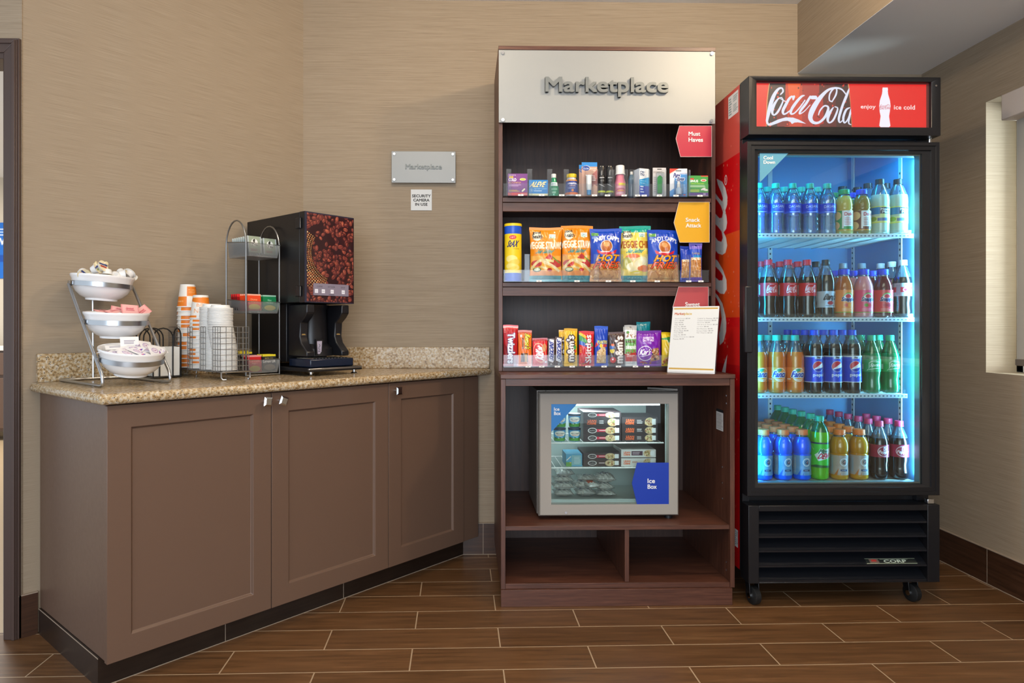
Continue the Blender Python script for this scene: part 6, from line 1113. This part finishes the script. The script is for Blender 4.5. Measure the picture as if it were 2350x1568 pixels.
# lower grille
X0, X1 = cxL, cxR; m = MB(); gx_0 = at(1742, 1180, YC)[0]; gx_1 = at(2129, 1180, YC)[0]; gzt = at(1800, 1174, YC)[2]; gzb = at(1800, 1337, YC)[2]
m.box(X0, gx_0, YC, YC + .08, zB0, zB1, blk_met).box(gx_1, X1, YC, YC + .08, zB0, zB1, blk_met).box(gx_0, gx_1, YC, YC + .08, gzt, zB1, blk_met).box(gx_0, gx_1, YC, YC + .08, zB0, gzb, blk_met).box(gx_0, gx_1, YC + .075, YC + .08, gzb, gzt, rubber)
gr = m.build('lower_panel', C, .0015)
lv_m = mat('louver_metal', '#14161b', .30, coat=.4)
for i, py in enumerate((1199, 1231.5, 1264.5, 1299, 1333)):
    z = at(1800, py, YC)[2]; q = MB().prismX([(YC + .004, z), (YC + .004, z - .007), (YC + .008, z - .007), (YC + .070, z + .036), (YC + .070, z + .040), (YC + .008, z + .001)], gx_0 + .001, gx_1 - .001, lv_m).build('louver', gr, smooth=False)
a = Art(90, 20, '#1c211f', .8).rect(0, 0, 1, .08, '#c9d6b8').rect(0, .92, 1, 1, '#8f9a88').rect(.08, .1, .26, .9, '#6a5a50').rect(.12, .4, .22, .8, '#b03a34').text('CORP', .36, .2, .80, .72, '#c2d0c0', grow=1).lines(.3, .78, .9, .9, 1, '#9fae9a')
p0 = at(1993, 1282, YC); p1 = at(2109, 1296, YC); U, V = a.uv(); m = MB(); m.grid(np.stack([p0[0] + U * (p1[0] - p0[0]), YC + .0085 + V * .0195, p1[2] - .0012 + .0025 + V * .0135], -1), card, a.colors()); m.build('name_plate', gr, smooth=False)
p = at(2140, 1149, YC); MB().box(p[0] - .012, p[0] + .014, YC + .01, YC + .03, zB1 + .001, zB1 + .020, chrome).build('lower_hinge', C, .002)
for (px, y) in ((1728, YC + .045), (2097, YC + .06), (1728, YC + .54), (2097, YC + .54)):
    x = at(px, 1370, YC + .05)[0]; cst = MB().box(x - .028, x + .028, y - .03, y + .06, zB0 - .006, zB0 - .0005, blk_met); cst.prismX([(y - .012, .035), (y + .018, .035), (y + .04, zB0 - .007), (y - .005, zB0 - .007)], x - .020, x - .016, blk_met).prismX([(y - .012, .035), (y + .018, .035), (y + .04, zB0 - .007), (y - .005, zB0 - .007)], x + .016, x + .020, blk_met); cst = cst.build('caster', C, .001)
    wh = MB().lathe([(.0, -.013), (.030, -.013), (.0345, -.010), (.0345, .010), (.030, .013), (0, .013)], rubber, 28).lathe([(.0, -.0225), (.010, -.0225), (.010, .0225), (0, .0225)], chrome, 12).build('wheel', cst); wh.location = (x, y, .0348); wh.rotation_euler = (0, R(90), .25)
# shelves
def zS(py, Y=YC + .075): return EYE + (CY - py) * Y / FPX
YS = YC + .074; SZs = [zS(534.5), zS(729), zS(906)]; ends = [2092, 2103, 2078]
rail_a = Art(640, 16, '#cfe4f4', 1.6).rect(0, .72, 1, 1, '#e6f4fc')
for i in range(42): rail_a.rect(.008 + i * .0238, .38, .018 + i * .0238, .58, '#2d4a66')
for z, px in zip(SZs, ends):
    xr = min(ix1 - .004, at(px, 700, YS)[0]); m = MB(); m.box(ix0 + .006, xr, YS, YS + .004, z - .004, z + .0, white_p)
    for i in range(30): yy = YS + .008 + i * .0152; m.box(ix0 + .006, xr, yy, yy + .003, z - .004, z - .001, white_p)
    for i in range(9): xx = ix0 + .010 + i * (xr - ix0 - .016) / 8; m.box(xx - .0015, xx + .0015, YS + .004, YS + .46, z - .007, z - .004, white_p)
    s_ = m.build('shelf', C, smooth=False); m = MB(); flat_art(m, rail_a, ix0 + .004, xr + .004, z - .016, z + .0005, YS - .006, decal); m.box(ix0 + .004, xr + .004, YS - .0055, YS - .0005, z - .0158, z, white_p); m.build('price_rail', s_, smooth=False)
    MB().box(ix0 + .006, xr, YS + .0008, YS + .002, z + .0005, z + .016, acryl).build('bottle_guard', s_, smooth=False)
zfl = zS(1108); m = MB().box(ix0 + .002, ix1 - .002, YS, YS + .46, zfl - .012, zfl - .001, white_p).box(ix0 + .002, ix1 - .002, YS - .003, YS, zfl - .014, zfl + .001, white_p); m.build('floor_rack', C, smooth=False)
ledc = mat('cooler_led', '#dff1ff', .5, emit='#a9d6ff', es=5.5)
xl = at(2113, 600, YC + .06)[0]; z_a = zS(362); z_b = zS(834)
m = MB().box(xl - .009, xl + .006, YC + .060, YC + .0635, z_b, z_a, ledc)
for i in range(60): z = z_b + .01 + i * (z_a - z_b - .02) / 59; m.box(xl - .0065, xl - .0045, YC + .0590, YC + .0599, z - .0022, z + .0022, rubber)
m.build('light_strip', C, smooth=False)
CB = (.22, .55, 1.0)
lamp('cooler_lamp_right', 'AREA', (ix1 - .006, YC + .064, 1.12), 10, (.18, .62, 1.0), .02, (ix0 + .25, YC + .30, 1.12), 1.25)
lamp('cooler_lamp_left', 'AREA', (ix0 + .006, YC + .064, 1.12), 5.5, (.02, .48, .95), .02, (ix1 - .25, YC + .30, 1.12), 1.25)
lamp('cooler_lamp_top', 'AREA', ((ix0 + ix1) / 2, YC + .13, 1.80), 2, (.02, .46, .95), .56, ((ix0 + ix1) / 2, YC + .2, 0), .05)

# bottles -----------------------------------------------------------------
def liq(name, c, r=.12): return mat('liquid_' + name, c, r, coat=.6)
PR = {
 'soda': (.0345, [(0, 0), (.024, 0), (.032, .006), (.0345, .024), (.0325, .045), (.0318, .058), (.0345, .078), (.0345, .140), (.033, .152), (.027, .174), (.019, .196), (.0135, .208), (.0130, .216)]),
 'tall': (.0350, [(0, 0), (.026, 0), (.034, .007), (.035, .03), (.035, .175), (.033, .19), (.027, .208), (.018, .222), (.0135, .230), (.0130, .238)]),
 'water': (.0335, [(0, 0), (.026, 0), (.0325, .006), (.0335, .02), (.0320, .030), (.0335, .040), (.0320, .050), (.0335, .060), (.0320, .070), (.0335, .082), (.0335, .120), (.033, .135), (.028, .155), (.019, .176), (.0135, .184), (.0130, .192)]),
 'tea': (.0355, [(0, 0), (.029, 0), (.0345, .006), (.0355, .02), (.0355, .112), (.034, .128), (.029, .146), (.022, .160), (.0195, .168), (.0190, .178)]),
 'juice': (.0335, [(0, 0), (.028, 0), (.033, .006), (.0335, .02), (.0335, .095), (.0315, .100), (.0335, .106), (.0315, .112), (.0335, .118), (.0315, .126), (.030, .138), (.024, .152), (.0185, .160), (.0185, .168)]),
 'sport': (.0345, [(0, 0), (.028, 0), (.034, .006), (.0345, .02), (.0325, .055), (.0345, .100), (.0315, .104), (.0345, .110), (.0355, .130), (.033, .150), (.026, .166), (.0195, .174), (.0190, .184)]),
 'wide': (.0345, [(0, 0), (.028, 0), (.034, .006), (.0345, .02), (.0345, .110), (.0355, .135), (.033, .158), (.024, .186), (.0155, .202), (.0150, .210)]),
}
def rad_of(pr):
    zs = [p[1] for p in pr]; rs = [p[0] for p in pr]
    return lambda z: float(np.interp(z, zs[1:], rs[1:]))
BK = {}
def bottle(key, name, shape, liquid, fill, capc, capr, caph, lab, z0, z1, body2=None, span=R(235), plast=None):
    R_, pr = PR[shape]; top = pr[-1][1]; t = thing(name, '-', 'bottle', (0, 0, -5)); rf = rad_of(pr)
    zz = [p for p in pr if p[1] <= fill]; zz.append((rf(fill), fill)); up = [(rf(fill), fill)] + [p for p in pr if p[1] > fill]
    m = MB(); m.lathe(zz, liquid, 24); 
    if len(up) > 1: m.disc(rf(fill) * .98, fill - .0004, liquid, 24).lathe(up, body2 or pet, 24)
    m.build('body', t)
    c_ = mat('cap_' + capc, capc, .4); q = MB().lathe([(capr, top - .002), (capr, top - .002 + caph * .92), (capr * .93, top - .002 + caph), (0, top - .002 + caph)], c_, 26).lathe([(capr * 1.06, top - .006), (capr * 1.06, top - .0025)], c_, 24); q.build('cap', t)
    if lab:
        w_ = R_ * span * 1000; h_ = (z1 - z0) * 1000; A_ = lab(Art(w_, h_, '#ffffff', 1.15)); m = MB(); wrap_art(m, A_, lambda z: rf(z) + .0006, z0, z1, decal, span, face=-pi / 2 - .10); m.build('paper_label', t)
    BK[key] = [t, False, top + caph]; return t
def L_dasani(a): bg(a, '#1440d8'); a.rect(0, 0, 1, .22, '#2f66e8').text('DASANI', .34, .52, .68, .82, '#eef3ff', grow=0).lines(.38, .36, .64, .46, 2, '#9fb8f6', .4).stroke([(.36, .16, .008), (.5, .10, .016), (.66, .16, .008)], '#dbe6ff').rect(.04, .1, .16, .7, '#a9b8e0'); return a
def L_coke(a): bg(a, '#d01a28'); script(a, .36, .22, .70, .80, '#f8eef2', 1.15); a.rect(.08, .12, .15, .86, '#eef0f4').lines(.09, .16, .14, .82, 10, '#8090a0', .5).lines(.44, .86, .62, .92, 1, '#f0c0c8'); return a
def L_diet(a): bg(a, '#c3cad6'); a.rect(0, .30, 1, .68, '#d22a48').text('Coke', .40, .34, .70, .64, '#f4f6fa', grow=1).rect(.22, .1, .34, .9, '#9aa6ba').lines(.45, .80, .62, .88, 1, '#5a6478'); return a
def L_barq(a): bg(a, '#b9c8da'); a.text("Barq's", .30, .36, .74, .84, '#20242c', shear=.3, grow=1).ell(.52, .28, .09, .11, '#b02438').lines(.38, .08, .66, .16, 1, '#50586a').rect(.74, .2, .8, .3, '#3a4252'); return a
def L_snap(base, fruit):
    def g(a):
        bg(a, base); a.rect(0, 0, 1, .04, '#6fae48').ell(.5, .66, .13, .22, '#6fae48').ell(.5, .62, .12, .21, '#ece6ee').ell(.5, .72, .075, .09, '#d23a4c').rect(.36, .40, .64, .58, base).text('Snapple', .32, .46, .70, .68, '#1e2c6c', shear=.1, grow=1, out='#f0ecf2', oc=1)
        for i, c in enumerate(fruit): a.ell(.45 + i * .09, .33, .055, .075, c)
        a.lines(.34, .08, .62, .2, 3, '#f3d8d0', .3).rect(.78, .08, .95, .9, '#e8e4ea').lines(.8, .1, .93, .88, 8, '#a8a0b0', .3); return a
    return g
def L_fanta(a): bg(a, '#f28a3a'); a.circ(.53, .50, .19, '#f3f0f0').circ(.53, .50, .175, '#f5a04a').ell(.50, .80, .07, .10, '#1f9a74', .3).text('Fanta', .32, .34, .74, .72, '#1a2f94', shear=.15, grow=1, out='#f6f4f8', oc=2).stroke([(.40, .22, .01), (.52, .15, .02), (.64, .22, .01)], '#e8ecf6').lines(.16, .1, .3, .3, 1, '#f6e0d0'); return a
def L_pepsi(a): bg(a, '#1747d8'); a.rect(0, .94, 1, 1, '#cfd8ec').rect(.40, .88, .60, 1, '#cfd8ec').text('24oz', .45, .90, .55, .97, '#24304a', grow=1).rect(0, .0, 1, .03, '#dfe6f4').circ(.5, .60, .152, '#e8ecf6').circ(.5, .60, .142, '#d4243c'); rr = .142; A = a.w / a.h; a.poly([(.5 + rr * cos(t), 0.60 + rr * A * sin(t)) for t in np.linspace(-2.6, .75, 16)], '#f0f2f8').poly([(.5 + rr * cos(t), 0.60 + rr * A * sin(t)) for t in np.linspace(-2.5, -.15, 14)], '#1437b0').text('pepsi', .36, .20, .66, .34, '#e6ecfa', grow=1); return a
def L_sprite(a): bg(a, '#13a05c'); a.poly([(.30, .08), (.36, .30), (.36, .72), (.42, .84), (.66, .80), (.70, .30), (.5, .24), (.36, .18)], '#e8f6ee').poly([(.325, .14), (.375, .32), (.375, .70), (.43, .80), (.645, .76), (.685, .33), (.5, .29), (.37, .22)], '#13a05c').text('Sprite', .37, .36, .70, .66, '#f2faf6', shear=.15, grow=1).lines(.42, .86, .60, .92, 1, '#cfeedd').rect(.1, .2, .2, .6, '#cfe0e0'); return a
def L_gat(base, alt):
    def g(a): bg(a, base); a.poly([(.30, 0), (.42, .35), (.38, 0)], alt).circ(.56, .66, .115, '#dfe4ea').circ(.56, .66, .088, base).text('G', .52, .56, .60, .76, '#28364c', grow=1).poly([(.56, .62), (.60, .76), (.58, .60)], '#d0452c').rect(.46, .20, .66, .30, '#24406a').lines(.50, .23, .62, .27, 1, '#c8d4e4').rect(.1, .1, .26, .9, '#9fb4c4').lines(.12, .1, .24, .9, 9, base, .4).poly([(.44, 0), (.48, .18), (.47, .0)], alt); return a
    return g
def L_dew(a): bg(a, '#3fc83a'); a.rect(0, .93, 1, 1, '#14304a').text('20oz', .46, .945, .54, .985, '#c0d0c0').poly([(.26, .50), (.40, .66), (.76, .80), (.74, .44), (.36, .26)], '#e6efe6').text('Mtn', .36, .56, .62, .74, '#1c6a44', shear=.3, grow=1, out='#f0f6f0', oc=1).text('DEW', .34, .36, .72, .56, '#c81f3c', shear=.25, grow=1, out='#f0f6f0', oc=1).poly([(0, 0), (.3, .12), (.7, .08), (1, .16), (1, 0)], '#0f5a2c').stroke([(.12, .9, .01), (.24, .7, .02)], '#8ff07a'); return a
def L_drp(a): bg(a, '#9c2440'); a.ell(.50, .48, .17, .40, '#f0e4ea').ell(.51, .48, .16, .36, '#9c2440').text('Dr', .48, .54, .59, .80, '#f6eef2', shear=.1, grow=1).text('Pepper', .35, .24, .68, .56, '#f6eef2', shear=.1, grow=1); return a
def L_dole(c1, c2):
    def g(a): bg(a, c1); a.rect(.36, .1, .72, 1, '#ecebee').ell(.2, .75, .14, .22, '#e9c890').ell(.16, .25, .14, .22, '#f0c494').text('Dole', .42, .74, .66, .90, '#c2283a', grow=1).lines(.42, .25, .66, .65, 5, c2, .35).rect(.4, .1, .68, .2, c1).rect(.76, .5, 1, 1, '#c8324c').ell(.86, .35, .10, .22, '#8fbf4a').rect(0, 0, 1, .05, '#e9a23a'); return a
    return g
def L_mm(a): bg(a, '#d9e6a0'); a.rect(.1, .52, .40, .94, '#2a86c8').rect(.40, .54, .70, .92, '#18283c').text('Minute', .42, .74, .68, .88, '#f4f6f8', grow=1).text('Maid', .46, .58, .66, .72, '#f4f6f8', grow=1).ell(.22, .25, .10, .14, '#8fb04a').rect(.34, .12, .60, .30, '#5a78a8').rect(.0, .4, .4, .5, '#b8d0c8').rect(0, 0, 1, .06, '#e6ea5a').rect(0, .95, 1, 1, '#e6ea5a'); return a
bottle('water', 'water_bottle', 'water', water_m, .165, '#22b39a', .0150, .016, L_dasani, .084, .122)
bottle('dole_y', 'juice_bottle', 'juice', liq('pale_juice', '#c9b45a'), .155, '#1f9a5f', .0205, .016, L_dole('#3f9a5a', '#d0707a'), .016, .094)
bottle('dole_b', 'juice_bottle', 'juice', liq('apple_juice', '#8f7436'), .155, '#2446d8', .0205, .016, L_dole('#7a4a3a', '#a85a4a'), .016, .094)
bottle('lemon', 'lemonade_bottle', 'wide', liq('lemonade', '#b5d6c8', .2), .160, '#1f1f26', .0165, .017, L_mm, .046, .112)
bottle('coke', 'soda_bottle', 'soda', liq('cola', '#100604'), .162, '#e2263a', .0158, .018, L_coke, .086, .138)
bottle('root', 'soda_bottle', 'soda', liq('root_beer', '#0c0605'), .170, '#15181f', .0150, .018, L_barq, .040, .105)
bottle('diet', 'soda_bottle', 'soda', liq('diet_cola', '#1a1412'), .162, '#e6ebf2', .0158, .018, L_diet, .086, .138)
bottle('grayc', 'soda_bottle', 'soda', liq('dark_cola', '#140f10'), .162, '#8d98a6', .0158, .018, None, 0, 0)
bottle('tea_o', 'tea_bottle', 'tea', liq('peach_tea', '#b5602a'), .165, '#1f3fe0', .0208, .018, L_snap('#f09048', ['#e0584a', '#f0a04a']), .020, .110)
bottle('tea_p', 'tea_bottle', 'tea', liq('pink_tea', '#dd8a8c'), .165, '#1f3fe0', .0208, .018, L_snap('#e84f7c', ['#6fa03a', '#d8303a']), .020, .110)
bottle('tea_r', 'tea_bottle', 'tea', liq('red_tea', '#5a1218'), .165, '#1f3fe0', .0208, .018, L_snap('#e0484e', ['#c22a44', '#a8203a']), .020, .110)
bottle('orange', 'soda_bottle', 'soda', liq('orange_soda', '#e0701e', .2), .165, '#1fb8a0', .0158, .018, L_fanta, .046, .104)
bottle('pepsi', 'soda_bottle', 'tall', liq('blue_label_cola', '#100705'), .196, '#1d49dc', .0158, .017, L_pepsi, .044, .150)
green_pet = clear('green_bottle_plastic', '#5fc88a', .3, .06, .35, '#1f9a5a')
bottle('sprite', 'soda_bottle', 'soda', liq('green_soda', '#0f7a48'), .160, '#1fae84', .0158, .018, L_sprite, .086, .136, body2=green_pet)
bottle('gat_b', 'sports_drink_bottle', 'sport', liq('blue_drink', '#1160f4'), .170, '#ff8650', .0225, .017, L_gat('#6f9fc8', '#2f66c8'), .020, .098)
bottle('gat_o', 'sports_drink_bottle', 'sport', liq('orange_drink', '#c98a1a'), .170, '#ff8338', .0225, .017, L_gat('#b8a9a0', '#c8702a'), .020, .098)
bottle('dew', 'soda_bottle', 'tall', liq('lime_soda', '#5fb81a'), .190, '#1fae84', .0158, .017, L_dew, .050, .150, body2=green_pet)
bottle('drp', 'soda_bottle', 'soda', liq('pepper_cola', '#180d0e'), .165, '#d0305c', .0158, .018, L_drp, .090, .140)
DS = {'water': ('clear water bottle with teal cap', 'water bottles on the top cooler shelf'), 'dole_y': ('yellow juice bottle with green cap', None), 'dole_b': ('brownish juice bottle with blue cap', None), 'lemon': ('cloudy lemonade bottle with black cap', 'lemonade bottles'),
 'coke': ('cola bottle with red cap and label', 'red-capped cola bottles'), 'root': ('root beer bottle with silver label', None), 'diet': ('cola bottle with white cap', None), 'grayc': ('dark soda bottle with grey cap', 'grey-capped sodas'), 'tea_o': ('orange-labelled tea bottle with blue cap', None), 'tea_p': ('pink-labelled tea bottle with blue cap', None), 'tea_r': ('dark red tea bottle with blue cap', None),
 'orange': ('orange soda bottle with teal cap', 'orange sodas'), 'pepsi': ('tall cola bottle with blue label', 'tall blue-labelled colas'), 'sprite': ('green lemon soda bottle', 'green lemon sodas'), 'gat_b': ('blue sports drink with orange cap', 'blue sports drinks'), 'gat_o': ('orange sports drink bottle', 'orange sports drinks'), 'dew': ('bright lime soda bottle with teal cap', 'lime sodas'), 'drp': ('dark soda with pink cap and label', 'pink-capped dark sodas')}
OD = ['first', 'second', 'third', 'fourth', 'fifth', 'sixth', 'seventh', 'eighth', 'ninth']
RW = ['front row', 'second row', 'third row', 'fourth row', 'fifth row', 'sixth row']
def lane(key, px, z, shelf, num, rows, step=.074, Y=None, keys=None, dx=0.0, zoff=0.0):
    Y = Y or YS + .041; x = at(px, 700, Y)[0]
    for r_ in range(rows):
        k = (keys[r_] if keys else key)
        if k is None: continue
        t, u, _ = BK[k]; ds, gp = DS[k]; loc = (x + dx * r_ + (random.uniform(-.002, .002) if r_ else 0), Y + r_ * step, z + .0006 + zoff); rz = random.uniform(-.12, .12) if r_ == 0 else random.uniform(-1, 1)
        lb = f'{ds}, {OD[num]} from the handle, {RW[r_]}, {shelf} cooler shelf'
        if not u: t.location = loc; t.rotation_euler = (0, 0, rz); t['label'] = lb; BK[k][1] = True; 
        else: t = dup(t, loc, (0, 0, rz), lb)
        if gp: t['group'] = gp
T_, S_, H3, F_ = SZs[0], SZs[1], SZs[2], zfl
for n_, (px, k, rows, ks) in enumerate(((1741.5, 'water', 2, None), (1780, 'water', 3, None), (1819, 'water', 3, None), (1858.5, 'water', 3, None), (1898, 'water', 3, None), (1937, 'dole_y', 2, None), (1977.5, 'dole_b', 3, ['dole_b', 'dole_b', 'lemon']), (2019, 'lemon', 3, None), (2061, 'lemon', 2, None))): lane(k, px, T_, 'top', n_, rows, keys=ks, step=.080 if k == 'lemon' else .072)
for n_, (px, k, rows, ks) in enumerate(((1763, 'coke', 3, None), (1808, 'coke', 3, None), (1852, 'coke', 3, None), (1895, 'root', 2, None), (1936.5, 'tea_o', 3, ['tea_o', 'tea_o', 'grayc']), (1981.5, 'tea_p', 3, ['tea_p', 'tea_p', 'grayc']), (2026, 'tea_r', 3, ['tea_r', 'tea_r', 'grayc']), (2072, 'diet', 3, None))): lane(k, px, S_, 'second', n_, rows, keys=ks)
for n_, (px, k, rows, ks) in enumerate(((1740, 'orange', 2, None), (1782, 'orange', 3, None), (1824, 'orange', 3, None), (1868, 'pepsi', 4, None), (1911.5, 'pepsi', 4, None), (1955, 'pepsi', 3, None), (1999, 'sprite', 3, None), (2042, 'sprite', 2, None))): lane(k, px, H3, 'third', n_, rows, keys=ks)
for n_, (px, k, rows, ks) in enumerate(((1752, 'gat_b', 5, None), (1797, 'gat_b', 6, None), (1840, 'gat_b', 5, None), (1881, 'dew', 6, None), (1926, 'gat_o', 6, None), (1971, 'gat_o', 5, None), (2017, 'drp', 6, None), (2063, 'drp', 4, None))): lane(k, px, F_, 'bottom', n_, rows, keys=ks)
for k, (t, u, _) in list(BK.items()):
    if not u:
        for c in kids(t): bpy.data.objects.remove(c)
        bpy.data.objects.remove(t)
